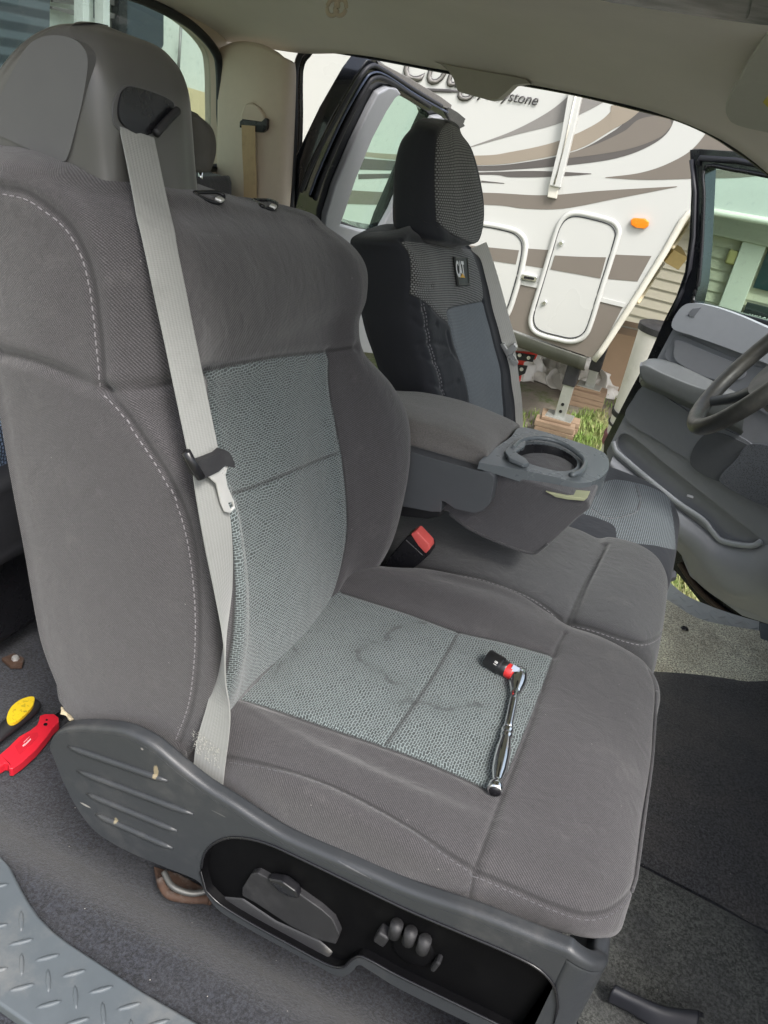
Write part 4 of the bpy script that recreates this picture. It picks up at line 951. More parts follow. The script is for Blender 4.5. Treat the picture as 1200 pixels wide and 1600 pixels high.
#  near-back, near-front seam, crest, mid, far silhouette
for nbk, e, f, m_, k in (((640, 700), (700, 690), (712, 690), (760, 690), (812, 690)), ((620, 640), (686, 645), (702, 645), (752, 650), (808, 662)), ((595, 580), (668, 590), (690, 590), (742, 595), (802, 612)), ((575, 520), (652, 535), (680, 536), (730, 540), (792, 560)), ((562, 470), (643, 480), (672, 482), (718, 482), (776, 502)), ((555, 425), (641, 430), (668, 432), (708, 430), (762, 445)), ((552, 392), (637, 396), (660, 398), (700, 392), (752, 404)), ((553, 374), (626, 378), (645, 382), (690, 378), (738, 388))):
    a = Y(*nbk, .87); b = Y(*e, .855); c = Y(*f, .90); d = Y(*m_, 1.06); g = Y(*k, 1.26)
    dn.append([a+np.array([-.03, .2, 0]), a+np.array([-.01, .03, 0]), a, (a+b)/2+np.array([0, -.012, 0]), b, c, d, (d+g)/2+np.array([.006, 0, 0]), g+np.array([.0, -.03, 0]), g, g+np.array([-.06, .02, 0]), g+np.array([-.13, 0, 0])])
t_ = dn[-1]; cx_ = sum(t_)/len(t_)
for f_, dz in ((.8, .012), (.5, .016), (.02, .016)): dn.append([np.array([cx_[0]+(p[0]-cx_[0])*f_, cx_[1]+(p[1]-cx_[1])*(1-(1-f_)*.7), p[2]+dz]) for p in t_])
db = surf('backrest', dn, 200, 260, m_cov, ds, closed_v=True)
S = Soft(db)
L1 = S.line([(627, 376), (640, 400), (642, 440), (640, 462)]); L2 = S.line([(640, 460), (668, 472), (690, 495), (704, 505)]); L3 = S.line([(704, 505), (700, 488), (708, 480), (735, 474), (756, 470)]); L4 = S.line([(756, 470), (768, 520), (782, 580), (788, 650), (790, 680)]); L5 = S.line([(704, 505), (712, 540), (725, 580), (736, 640), (740, 690)])
fr_ = S.line([(627, 376), (680, 382), (737, 390)]); far = S.line([(737, 392), (750, 430), (756, 470)])
print('drv', [len(q) for q in (L1, L2, L3, L4, L5, fr_, far)])
S.region(np.concatenate([fr_, far, L3[::-1], L2[::-1], L1[::-1]]), 0, 1, .05)
keep = S.reg.copy(); S.reg[:] = -9
S.region(np.concatenate([L3, L4, L5[::-1]]), 0, 1, .05); r2 = S.reg.copy(); S.reg = keep
for q in (L1, L2, L3, L4, L5): S.seam(q, .003, .005)
L6 = S.line([(643, 462), (655, 520), (665, 560), (680, 600), (690, 640)]); L7 = S.line([(664, 474), (668, 510), (676, 550), (688, 590), (698, 640)])
S.seam(L7, .004, .008, 0, .02, False)
for wl in ([(645, 478), (658, 484), (672, 480)], [(646, 500), (662, 512), (684, 506)], [(655, 540), (676, 536), (700, 540)], [(660, 556), (682, 566), (706, 556)], [(672, 600), (694, 606), (716, 596)], [(642, 440), (660, 452), (676, 446)], [(700, 520), (706, 545), (716, 560)]):
    q = S.line(wl, 30)
    if len(q) > 4: S.seam(q, .0035, .006, 0, .02, False)
S.wrinkle(.0016, 40, 4); S.done(); addattr(db, 'region2', r2)
S.stitch('stitching', L7, m_thread, .004, db, both=True, w=.002)
# badge
pn = [on(S, a, b, .003) for a, b in [(710, 401), (731, 401), (735, 446), (716, 447)]]
bnrm = np.cross(pn[1]-pn[0], pn[3]-pn[0]); bnrm /= np.linalg.norm(bnrm)
if np.dot(bnrm, CC-pn[0]) < 0: bnrm = -bnrm
p0 = sum(pn)/4
def BD(a, b, o=0): return PL(a, b, p0+bnrm*(.004+o), bnrm)
bd = panel('badge', [BD(a, b) for a, b in [(710, 401), (731, 401), (735, 446), (716, 447)]], -bnrm, .004, plain('dark_badge_rubber', (.03, .033, .032, 1), .5), db, bevel=.001)
tube('badge_rim', [BD(a, b, .0008) for a, b in [(712, 403), (730, 403), (733, 444), (717, 445)]], .0012, plain('badge_rim_grey', (.14, .14, .12, 1), .5), bd, 6, True)
xx = BD(732, 432)-BD(716, 431); 
text('badge_letters', 'CAT', BD(714.0, 432, .0012), xx, BD(722, 414)-BD(723, 433), .046, m_white, bd, .0008, sx=.47, off=.03, spacing=.95)
panel('badge_triangle', [BD(a, b, .0026) for a, b in [(719.5, 433.5), (727, 434), (723.2, 427)]], -bnrm, .001, plain('badge_yellow', (.75, .42, .03, 1), .5), bd, bevel=0)
# headrest
hn = []
for bn, fn, fm, ff_ in (((648, 200), (684, 212), (706, 204), (724, 210)), ((630, 224), (682, 232), (712, 226), (739, 232)), ((620, 264), (680, 274), (716, 272), (751, 270)), ((617, 304), (680, 316), (720, 318), (758, 310)), ((616, 334), (682, 348), (722, 356), (758, 346)), ((619, 358), (686, 372), (722, 378), (751, 374))):
    a = Y(*bn, .975); b = Y(*fn, .965); c = Y(*fm, 1.07); d = Y(*ff_, 1.19)
    hn.append([a+np.array([-.02, .12, 0]), a+np.array([-.008, .01, 0]), (a+b)/2+np.array([0, -.014, 0]), b, (b+c)/2+np.array([.006, 0, 0]), c+np.array([.004, 0, 0]), d+np.array([0, -.012, 0]), d+np.array([-.045, .012, 0]), d+np.array([-.09, .0, 0])])
def capn(t_, fs, dz):
    cx_ = sum(t_)/len(t_); return [[cx_+(p-cx_)*f_+np.array([0, 0, z_]) for p in t_] for f_, z_ in zip(fs, dz)]
hn = capn(hn[-1], (.02, .5, .8), (-.020, -.018, -.012))+hn[::-1]+capn(hn[0], (.82, .5, .02), (.014, .020, .021))
hh = surf('headrest', hn, 120, 140, m_cov, ds, closed_v=True)
S = Soft(hh)
e1 = S.line([(697, 190), (684, 214), (680, 250), (680, 300), (682, 345)]); e2 = S.line([(682, 345), (700, 360), (720, 372), (742, 382)])
top_ = [(697, 190), (722, 206), (742, 236), (752, 270), (757, 310), (756, 350), (745, 380)]
e3 = S.line(top_)
print('hr', len(e1), len(e2), len(e3))
S.region(np.concatenate([e1, e2, e3[::-1]]), 0, 1, .0)
for q in (e1, e2): S.seam(q, .002, .004)
e4 = S.line([(706, 200), (708, 250), (708, 300), (712, 365)]); S.seam(e4, .001, .003, 0, .01, False)
S.wrinkle(.001, 40, 8); S.done(); addattr(hh, 'region2', np.full(S.n, -9.))
gus = [(616, 322), (640, 334), (664, 346), (684, 356), (704, 366), (722, 376), (735, 384), (712, 384), (684, 378), (650, 370), (624, 360), (617, 345)]
q = [on(S, a, b, .0015) for a, b in gus]; q = [p for p in q if p is not None]
if len(q) > 6:
    P = np.array(q); V = list(P)+[P.mean(0)+np.array([.004, -.006, 0])]; 
    fromdata('brown_gusset', V, [(i, (i+1) % len(P), len(P)) for i in range(len(P))], plain('brown_fabric', (.07, .062, .056, 1), .9), hh)
for y_ in (1.03, 1.14): tube('headrest_post', [(-.2, y_, .72), (-.215, y_, .88)], .006, m_chrome, ds, 10)
# cushion
m_cov2 = cover('cushion_cover', (.012, .013, .020, 1), (.15, .17, .19), None, (.0065, .0046))
cz = .335
dcn = [crow2(x, zt, zt-.012, yo, yi, zt-.09) for x, zt, yo, yi in ((-.1, .33, .90, 1.33), (.1, .345, .89, 1.34), (.25, .352, .885, 1.345), (.36, .352, .89, 1.34), (.43, .345, .90, 1.32), (.475, .330, .915, 1.29), (.50, .305, .935, 1.26), (.505, .27, .95, 1.24))]
dc = surf('cushion', dcn, 120, 120, m_cov2, ds, flip=True)
S = Soft(dc)
g1 = S.line([(905, 800), (920, 780), (948, 752), (985, 752), (1030, 768), (1066, 800), (1068, 830), (1062, 858), (1020, 852), (985, 848), (966, 846), (960, 822), (935, 810)], 200, True)
if len(g1) > 10: S.region(g1, 2, 1, -.2)
g2 = S.line([(925, 795), (950, 808), (990, 800), (998, 780), (992, 756)]);
if len(g2) > 4: S.seam(g2, .002, .004)
S.wrinkle(.0012, 30, 12); S.done()
if len(g2) > 4: S.stitch('stitching', g2, m_thread, .004, dc, w=.002)
box('seat_frame', (.15, 1.11, .2), (.5, .36, .10), m_frame, ds)
base(ds, (.1, 1.1, 0))
# driver belt
dbt = thing('seat_belt', 'grey seat belt with metal tongue hanging beside the black covered seat', 'seat belt')
YD = 1.25
m_belt2 = webbing('brightened_belt_webbing', (.62, .61, .57))  # grey webbing with its colour lightened to make up for the dim cab
pts = [(746, 384), (757, 415), (769, 455), (783, 505), (795, 545)]
ribbon('webbing', [Y(a, b, YD-.0) for a, b in pts], (1, .25, .1), .044, .0016, m_belt2, dbt, 40)
ribbon('lower_webbing', [Y(a, b, YD-.002) for a, b in ((796, 552), (801, 590), (806, 630), (808, 680))], (1, .1, .1), .030, .0016, m_belt2, dbt, 30)
panel('tongue_body', [Y(a, b, YD-.012) for a, b in [(781, 538), (787, 536), (793, 545), (803, 536), (808, 543), (801, 556), (792, 559)]], (0, 1, 0), .012, m_steel, dbt, bevel=.002)
panel('metal_tongue', [Y(a, b, YD-.010) for a, b in [(789, 552), (798, 548), (810, 566), (808, 572), (803, 572)]], (0, 1, 0), .003, m_steel, dbt, bevel=.0007)
base(dbt, Y(806, 680, YD))

# ---------------------------------------------------------------- rear bench and headrest
rb = thing('rear_bench', 'dark rear bench seat with blue black woven cover seen behind the nearest seat', 'bench seat')
m_blue = plain('blue_black_weave', (.03, .045, .08, 1), .9)
s = NT('blue_net_cover'); nh = net_h(s, .007, .006, .3); s.l(s.mix(s.smooth(nh, .35, .65), (.16, .22, .34, 1), (.010, .012, .02, 1)), s.p.inputs['Base Color']); s.p.inputs['Roughness'].default_value = .85; s.l(s.bump(nh, .6, .001), s.p.inputs['Normal']); m_bluenet = s.m
m_vinyl = plain('charcoal_vinyl', (.030, .031, .036, 1), .5, bump=.3)
def slab(name, x0, x1, y0, y1, z0, z1, mat, par, r=.03):
    n_ = []
    for y_ in (y0, y0+.01, y0+r, (y0+y1)/2, y1-r, y1-.01, y1):
        k = r if y_ in (y0, y1) else (r*.4 if y_ in (y0+.01, y1-.01) else 0)
        n_.append([(x0+k, y_, z0+k), (x0+k, y_, z1-r), (x0+r, y_, z1-k), (x1-r, y_, z1-k), (x1-k, y_, z1-r), (x1-k, y_, z0+r), (x1-r, y_, z0+k)])
    return surf(name, n_, 60, 60, mat, par, closed_v=True, cap=True)
slab('seat_cushion', -.92, -.58, .10, 1.36, .26, .42, m_vinyl, rb)
slab('covered_pad', -.90, -.62, .10, 1.34, .405, .50, m_bluenet, rb)
slab('seat_back', -.955, -.86, .08, 1.38, .40, .80, m_seat2, rb)
slab('cushion_base', -.90, -.62, .12, 1.3, .05, .25, m_plb, rb, .01)
base(rb, (-.8, .7, 0))
rh = thing('rear_headrest', 'rounded brown grey rear headrest in front of the back window', 'headrest')
hn = []
for l_, r_ in (((286, 178), (312, 182)), ((284, 192), (330, 198)), ((284, 215), (337, 218)), ((286, 240), (337, 240)), ((290, 260), (330, 264))):
    a = X(*l_, -.85); b = X(*r_, -.85); a[1] -= .06
    m_ = (a+b)/2; hn.append([a, m_+np.array([.03, 0, 0]), b, b+np.array([-.05, .0, 0]), m_+np.array([-.08, 0, 0]), a+np.array([-.05, 0, 0])])
hn = capn(hn[0], (.02, .55, .85), (.012, .010, .006))+hn+capn(hn[-1], (.85, .5, .02), (-.006, -.010, -.012))
surf('headrest_pad', hn, 60, 60, plain('brown_grey_vinyl', (.085, .078, .072, 1), .6, bump=.3), rh, closed_v=True)
for d_ in (-.05, .02): tube('headrest_post', [(-.875, hn[5][2][1]-.04+d_, .76), (-.875, hn[5][2][1]-.04+d_, .84)], .006, m_chrome, rh, 10)
base(rh, (-.87, 1.15, .8))
fb = thing('floor_bracket', 'small dark seat anchor bracket bolted to the carpet behind the nearest seat', 'bracket')
panel('bracket_plate', [Z(a, b, .012) for a, b in [(2, 1028), (22, 1020), (38, 1028), (34, 1040), (16, 1040)]], (0, 0, -1), .008, m_rust, fb, bevel=.001)
lathe('bolt', [(.001, .006), (.006, .005), (.007, 0), (.007, -.002)], m_steel, fb, Z(24, 1029, .014), (0, 0, 1), 6)
base(fb, Z(20, 1032, .005))

# ---------------------------------------------------------------- open driver door
DP = np.array([1.2, 1.5, 0.]); DN = np.array([.48, .87, 0.]); DN /= np.linalg.norm(DN)
def D(a, b, o=0): return PL(a, b, DP-DN*o, DN)      # o = metres towards the cab from the door plane
def DS(pts, o=0, n=0, closed=True): 
    q = [D(a, b, o) for a, b in pts]; return list(spl(q, n, closed)) if n else q
fd = thing('front_door', 'open far front door with black window frame and grey moulded trim panel', 'truck door')
m_black = plain('black_car_paint', (.008, .009, .012, 1), .22, nv=.05, bump=0, coat=.6)
outer = [(1078, 234), (1095, 233), (1150, 237), (1205, 246), (1330, 270), (1480, 330), (1600, 480), (1640, 800), (1620, 1120), (1400, 1090), (1205, 1012), (1150, 985), (1100, 948), (1062, 900), (1015, 850), (975, 790), (942, 720), (944, 690), (985, 610), (1012, 560), (1038, 500), (1056, 465), (1070, 425), (1077, 370), (1080, 300)]
hole = [(1102, 262), (1150, 266), (1205, 276), (1330, 300), (1450, 360), (1530, 470), (1560, 600), (1400, 560), (1205, 506), (1140, 488), (1085, 472), (1092, 440), (1097, 380), (1100, 310)]
panel('door_shell', DS(outer, 0), DN, .06, m_black, fd, holes=[DS(hole, 0)], bevel=.006, seg=3)
tube('door_seal', DS([(1090, 258), (1094, 247), (1150, 251), (1205, 261), (1330, 284), (1460, 345), (1545, 470)], .004)[::1], .008, m_rubber, fd, 8)
tube('door_seal', DS([(1080, 250), (1086, 300), (1084, 370), (1078, 420), (1066, 456), (1045, 500)], .006), .006, m_rubber, fd, 8)
tube('window_channel', DS(hole, .002, 80), .006, m_plb, fd, 8, True)
panel('window_glass', DS([(a, b) for a, b in hole], -.03), DN, .004, m_glass, fd, bevel=0)
m_dt = plain('slate_door_plastic', (.23, .24, .26, 1), .45, nv=.05, bump=.25); m_dt2 = plain('light_slate_plastic', (.36, .38, .41, 1), .42, nv=.05, bump=.2); m_dt3 = plain('dark_slate_plastic', (.18, .19, .21, 1), .5, nv=.06, bump=.25)
# main trim with the map pocket cut out
tout = [(1056, 506), (1062, 488), (1076, 476), (1100, 477), (1150, 492), (1200, 512), (1400, 590), (1600, 700), (1610, 1080), (1400, 1050), (1200, 975), (1160, 962), (1115, 930), (1078, 900), (1066, 872), (1060, 850), (1000, 790), (950, 730), (948, 705), (985, 632), (1008, 596), (1035, 545)]
pk = [(962, 690), (972, 678), (990, 684), (1040, 725), (1100, 772), (1150, 812), (1180, 835), (1184, 846), (1172, 850), (1130, 843), (1118, 835), (1100, 812), (1060, 785), (1010, 745), (968, 708)]
panel('trim_panel', DS(tout, .03), DN, .03, m_dt, fd, holes=[DS(pk, .03, 60)], bevel=.006, seg=3)
panel('pocket_back', DS(pk, .014, 60), DN, .003, m_dt, fd, bevel=0)
# pocket front lip, light grey rim
tube('pocket_rim', spl(DS([(958, 690), (962, 704), (975, 716), (1010, 746), (1060, 786), (1098, 812), (1114, 832), (1130, 846), (1172, 853), (1190, 846)], .038), 60), .0085, m_dt2, fd, 10, flat=.6, ref=DN)
# upper cap, recessed pull area, armrest, bolster
capo = [(1050, 512), (1058, 488), (1076, 474), (1110, 478), (1150, 491), (1190, 508), (1250, 535), (1400, 600), (1390, 650), (1250, 590), (1168, 556), (1120, 538), (1080, 524)]
panel('upper_cap', DS(capo, .048, 70), DN, .022, m_dt2, fd, bevel=.008, seg=4)
panel('lock_slot', DS([(1074, 492), (1082, 482), (1096, 480), (1088, 490), (1084, 496)], .050), DN, .004, m_dt3, fd, bevel=.001)
panel('inset_panel', DS([(1046, 540), (1056, 524), (1070, 526), (1130, 552), (1168, 568), (1240, 598), (1230, 660), (1120, 600), (1080, 578), (1040, 560)], .036, 60), DN, .008, m_dt3, fd, bevel=.003)
panel('inset_pad', DS([(1054, 541), (1060, 532), (1110, 552), (1160, 574), (1158, 592), (1112, 592), (1058, 565)], .040, 50), DN, .008, m_dt, fd, bevel=.003)
arm = []
for pb_, pf_, pl_ in (((1003, 566), (1001, 572), (1002, 590)), ((1020, 560), (1010, 572), (1008, 598)), ((1060, 566), (1040, 586), (1040, 612)), ((1100, 584), (1085, 604), (1086, 634)), ((1140, 606), (1122, 616), (1118, 650)), ((1190, 630), (1165, 640), (1160, 672))):
    a = D(*pb_, .03); b = D(*pf_, .075); c = D(*pl_, .072); e = D(pl_[0]-2, pl_[1]+8, .03)
    arm.append([a, (a*2+b)/3+np.array([0, 0, .003]), b+DN*.006+np.array([0, 0, .0025]), b, (b+c)/2-DN*.002, c, c+DN*.012-np.array([0, 0, .006]), e])
surf('armrest', arm, 60, 60, plain('armrest_grey', (.14, .15, .152, 1), .45, bump=.25), fd, flip=False)
panel('armrest_end', [r for r in arm[0]], -np.cross(DN, (0, 0, 1)), .004, m_dt3, fd, bevel=.001)
panel('pull_notch', DS([(1096, 594), (1110, 600), (1115, 596), (1114, 606), (1104, 606)], .05), DN, .004, m_plb, fd, bevel=0)
panel('bolster_panel', DS([(978, 655), (990, 622), (1006, 604), (1030, 614), (1086, 650), (1110, 660), (1180, 700), (1160, 742), (1078, 718), (1030, 690)], .036, 70), DN, .008, m_dt3, fd, bevel=.004)
panel('lower_bolster', DS([(1078, 722), (1110, 675), (1190, 705), (1230, 720), (1170, 752), (1122, 752)], .040, 60), DN, .008, plain('dark_bolster', (.075, .08, .09, 1), .5, bump=.3), fd, bevel=.004)
s = NT('speaker_mesh'); ux = s.n('ShaderNodeTexVoronoi'); ux.inputs['Scale'].default_value = 330; s.l(s.obj(), ux.inputs['Vector']); hh_ = s.smooth(ux.outputs['Distance'], .25, .5); s.l(s.mix(hh_, (.03, .033, .04, 1), (.12, .13, .15, 1)), s.p.inputs['Base Color']); s.l(s.bump(hh_, .6, .002), s.p.inputs['Normal']); s.p.inputs['Roughness'].default_value = .5
panel('speaker_grille', DS([(1124, 750), (1150, 718), (1172, 694), (1230, 706), (1290, 740), (1280, 800), (1230, 806), (1196, 792), (1160, 775)], .046, 60), DN, .012, s.m, fd, bevel=.004)
# swelling lower part of the trim below the pocket
low = []
for u_, m2, l_ in (((958, 712), (952, 728), (958, 745)), ((1000, 748), (990, 775), (990, 792)), ((1060, 795), (1045, 825), (1040, 842)), ((1100, 826), (1085, 862), (1068, 872)), ((1130, 850), (1112, 895), (1085, 905)), ((1175, 858), (1150, 925), (1130, 940)), ((1215, 850), (1205, 925), (1195, 968)), ((1300, 880), (1290, 960), (1280, 1010))):
    low.append([D(*u_, .032), D((u_[0]+m2[0])/2, (u_[1]+m2[1])/2, .066), D(*m2, .072), D((l_[0]+m2[0])/2, (l_[1]+m2[1])/2, .056), D(*l_, .028)])
surf('pocket_front', low, 70, 40, m_dt, fd)
tube('rusty_lower_edge', spl(DS([(1062, 880), (1090, 920), (1130, 955), (1170, 980), (1215, 1000)], .01), 30), .010, plain('muddy_black_paint', (.035, .022, .015, 1), .6, nsc=40, nv=.5), fd, 8)
box('check_tab', D(1078, 776, .07), (.02, .012, .008), m_dt, fd)
base(fd, (1.2, 1.5, -.1))

# ---------------------------------------------------------------- open rear half door
hd_ = thing('rear_half_door', 'narrow rear half door swung open behind the black covered seat, grey inner trim', 'truck door')
ang = R(78); dd = np.array([math.cos(ang), math.sin(ang), 0]); dn0 = np.array([math.sin(ang), -math.cos(ang), 0]); RP = np.array([-.73, 1.5, .72])
upv = np.array([dn0[0]*.28, dn0[1]*.28, 1.]); RN = np.cross(dd, upv); RN /= np.linalg.norm(RN)
if np.dot(RN, CC-RP) < 0: RN = -RN
def E(a, b, o=0): return PL(a, b, RP+RN*o, RN)
def ES(pts, o=0, n=0): 
    q = [E(a, b, o) for a, b in pts]; return list(spl(q, n, True)) if n else q
eo = [(466, 306), (480, 262), (520, 180), (556, 118), (574, 94), (588, 92), (620, 114), (660, 140), (690, 158), (700, 164), (708, 172), (722, 182), (727, 190), (716, 204), (700, 240), (670, 310), (650, 380), (640, 460), (636, 560), (560, 560), (470, 480), (455, 400), (458, 340)]
eh = [(532, 345), (545, 300), (575, 220), (600, 165), (612, 152), (622, 148), (640, 158), (656, 168), (668, 176), (672, 186), (646, 240), (620, 300), (600, 345), (594, 362), (560, 356)]
panel('door_shell', ES(eo, 0), -RN, .05, m_black, hd_, holes=[ES(eh, 0)], bevel=.005, seg=3)
eg = [(a, b) for a, b in eh]
panel('window_glass', ES(eg, -.02), -RN, .004, m_glass, hd_, bevel=0)
m_silv = plain('light_grey_trim', (.27, .28, .30, 1), .42, nv=.05, bump=.15)
gt = [(510, 338), (524, 292), (552, 226), (580, 168), (592, 146), (606, 138), (622, 140), (628, 148), (618, 154), (604, 176), (582, 218), (556, 282), (538, 336), (532, 352), (560, 360), (592, 366), (612, 330), (648, 246), (678, 184), (690, 182), (704, 196), (712, 206), (700, 240), (676, 300), (660, 360), (650, 420), (646, 480), (640, 560), (560, 550), (520, 470), (505, 400)]
panel('window_trim', ES(gt, .022), -RN, .022, m_silv, hd_, bevel=.005, seg=3)
tube('outer_seal', spl(ES([(470, 300), (492, 248), (530, 176), (562, 122), (580, 103), (600, 110), (650, 142), (690, 166)], .008), 60), .006, m_rubber, hd_, 8)
tube('inner_seal', spl(ES([(492, 312), (508, 268), (540, 196), (570, 140), (584, 122), (604, 124), (640, 146), (672, 166)], .008), 60), .007, m_rubber, hd_, 8)
tube('body_channel', spl(ES([(484, 304), (500, 262), (534, 188), (566, 132), (582, 114), (604, 118), (650, 148), (700, 176)], .010), 60), .003, plain('dusty_navy_paint', (.06, .075, .12, 1), .35), hd_, 8)
panel('worn_roof_rail', ES([(590, 96), (640, 122), (690, 152), (706, 164), (704, 172), (690, 166), (640, 136), (592, 106)], .004), -RN, .01, plain('chalky_rail', (.20, .19, .18, 1), .6, nsc=200, nv=.4), hd_, bevel=.001)
panel('latch_end', ES([(702, 168), (716, 176), (728, 186), (724, 192), (727, 197), (718, 202), (706, 192), (698, 178)], .008), -RN, .03, plain('worn_grey_casting', (.07, .07, .068, 1), .6, nsc=200, nv=.5), hd_, bevel=.002)
panel('latch_striker', ES([(706, 194), (712, 194), (715, 204), (708, 204)], .02), -RN, .01, m_steel, hd_, bevel=.001)
base(hd_, (-.73, 1.5, 0))

# ---------------------------------------------------------------- steering wheel
sw = thing('steering_wheel', 'dark grey steering wheel with one lower spoke showing at the right edge', 'steering wheel')
wu = np.array([.52, 0, .854]); wn = np.array([-.854, 0, .52]); 
wb = Y(1088, 668, 1.03); RW_ = .188
lat = np.array([0, 1., 0]); wc = wb+wu*RW_*.97-lat*(-.06)
m_wh = plain('worn_wheel_leather', (.048, .047, .044, 1), .38, nsc=120, nv=.25, bump=.4, bsc=700, dirt=(.14, .13, .11, 1), damt=.4)
th = np.linspace(0, 2*math.pi, 120, endpoint=False)
tube('rim', [wc+RW_*(math.cos(t)*lat+math.sin(t)*wu) for t in th], .0165, m_wh, sw, 18, True, ref=wn)
hub = wc-wn*.05
panel('hub_pad', spl([hub+wn*.035+lat*a+wu*b for a, b in ((-.075, .04), (.075, .04), (.085, 0), (.06, -.06), (0, -.075), (-.06, -.06), (-.085, 0))], 50, True), -wn, .05, m_pld, sw, bevel=.01, seg=3)
for a in (R(-62), R(-118), R(8), R(172)):
    e = wc+RW_*(math.cos(a)*lat+math.sin(a)*wu); f_ = hub+wn*.015+.06*(math.cos(a)*lat+math.sin(a)*wu)
    tube('spoke', [f_, f_*.5+e*.5-wn*.008, e], [.024, .017, .014], m_pl, sw, 14, flat=.6, ref=wn, res=16)
tube('column_shroud', [hub+wn*.0, hub-wn*.12, hub-wn*.30], [.06, .065, .07], m_pld, sw, 24)
base(sw, wc)

da = thing('dashboard', 'unseen dark grey dashboard block ahead of the steering wheel, added to shade the footwell', 'dashboard')  # out of view, added to block front light from the footwell floor
dnet = [[(.86, y_, .34), (.84, y_, .5), (.85, y_, .68), (.90, y_, .76), (1.1, y_, .79), (1.38, y_, .74), (1.42, y_, .3)] for y_ in (-.02, .0, .3, .7, 1.1, 1.42, 1.45)]
surf('dash_light_block', dnet, 50, 70, m_pld, da, closed_v=True, cap=True); base(da, (1.1, .7, .3))
wsd = thing('windshield', 'clear windshield with black surround above the dashboard', 'windshield')
ze_ = float(hdr[-1][2])
wl_ = [(.64, .06, 1.215), (.62, .72, 1.235), (.64, 1.36, 1.10), (1.36, 1.40, .76), (1.40, .72, .78), (1.36, .03, .76)]
panel('pane', wl_, (.5, 0, .8), .004, glass('windshield_glass', (.93, .95, .94), dust=.02), wsd, bevel=0)
tube('surround', wl_, .012, m_rubber, wsd, 8, True)
for y_ in (.02, 1.43): tube('corner_post', [(.60, y_, 1.20 if y_ < 1 else 1.06), (1.0, y_, .93), (1.40, y_, .74)], .026, m_pillar, wsd, 12)
base(wsd, (1.38, .72, .76))
# ---------------------------------------------------------------- overhead bits
oc = thing('overhead_console', 'grey overhead storage bin with flat lid fixed to the headliner at the top edge', 'overhead console')
def O(a, b, z): return Z(a, b, z)
zo = 1.235
pbin = [(925, -2), (955, 5), (1100, 28), (1190, 40), (1250, 44), (1260, -20), (1240, -60), (900, -90), (905, -30)]
panel('bin_body', [O(a, b, zo) for a, b in pbin], (0, 0, 1), .03, m_pl, oc, bevel=.006, seg=3)
panel('bin_lid', [O(a, b, zo-.004) for a, b in [(963, -4), (968, 3), (1100, 23), (1160, 33), (1168, 30), (1173, 8), (1178, -40), (965, -60)]], (0, 0, 1), .008, m_towerp, oc, bevel=.003, seg=3)
base(oc, O(1050, 0, zo))
sv = thing('sun_visor', 'olive grey sun visor with yellow warning sticker at the upper right', 'sun visor')
m_vis = plain('visor_fabric', (.50, .49, .43, 1), .9, nv=.05, bump=.4, bsc=1200)
vp = [(1133, 168), (1140, 150), (1170, 98), (1200, 52), (1240, -10), (1330, 20), (1330, 230), (1262, 224), (1200, 208), (1150, 196), (1136, 184)]
vz = 1.135
def VZ(a, b, o=0): return PL(a, b, (.3, 1.3, vz-.02-o), (.0, .30, 1))
panel('visor_board', spl([VZ(a, b) for a, b in vp], 70, True), (0, .3, 1), .014, m_vis, sv, bevel=.005, seg=3)
st = panel('sticker', [VZ(a, b, .001) for a, b in [(1192, 160), (1200, 150), (1216, 132), (1230, 150), (1212, 182), (1206, 174)]], (0, .3, 1), .001, plain('yellow_label', (.62, .50, .08, 1), .6), sv, bevel=0)
base(sv, VZ(1180, 150))

# ---------------------------------------------------------------- door sills
def sill(name, label, outl, z, rng_, th=.012, mat=None, a=.0285):
    t = thing(name, label, 'sill plate'); P = [np.array([p[0], p[1], z]) for p in outl]
    pl_ = panel('plate', P, (0, 0, -1), th, mat or m_sill, t, bevel=.004, seg=3)
    V = []; F = []; poly = [(p[0], p[1]) for p in outl]
    def ins(x, y, m=(.016 if len(outl) < 24 else .009)):
        c = False; n = len(poly); dm = 9
        for i in range(n):
            (x0, y0), (x1, y1) = poly[i], poly[(i+1) % n]
            if (y0 > y) != (y1 > y) and x < (x1-x0)*(y-y0)/(y1-y0)+x0: c = not c
            l2 = (x1-x0)**2+(y1-y0)**2+1e-12; q = min(1, max(0, ((x-x0)*(x1-x0)+(y-y0)*(y1-y0))/l2)); dm = min(dm, math.hypot(x-x0-q*(x1-x0), y-y0-q*(y1-y0)))
        return c and dm > m
    for i in range(-rng_, rng_):
        for j in range(-rng_, rng_):
            s2 = .7071; cx = (i+j)*a*s2+.01+outl[0][0]; cy = (i-j)*a*s2+outl[0][1]
            if not ins(cx, cy): continue
            d = np.array([s2, s2, 0]) if (i+j) % 2 else np.array([s2, -s2, 0]); e = np.array([-d[1], d[0], 0]); c = np.array([cx, cy, z]); k = len(V); n = 8
            for h, sc_ in ((-.0005, 1), (.0016, .72), (.0022, .3)):
                for q in range(n):
                    t_ = 2*math.pi*q/n; V.append(c+d*math.cos(t_)*.0145*(sc_*.3+.7)+e*math.sin(t_)*.0034*sc_+np.array([0, 0, h]))
            for r_ in range(2):
                for q in range(n): F.append((k+r_*n+q, k+r_*n+(q+1) % n, k+(r_+1)*n+(q+1) % n, k+(r_+1)*n+q))
            F.append(tuple(k+2*n+q for q in range(n)))
    fromdata('raised_tread', V, F, mat or m_sill, pl_, True)
    return t
inn = [Z(a, b, .1) for a, b in [(-120, 1290), (-50, 1318), (0, 1336), (18, 1356), (32, 1385), (45, 1408), (62, 1432), (85, 1455), (110, 1474), (150, 1500), (220, 1546), (320, 1604), (420, 1660)]]
out_ = [Z(a, b, .1) for a, b in [(250, 1760), (110, 1650), (60, 1612), (0, 1570), (-60, 1530), (-150, 1480)]]
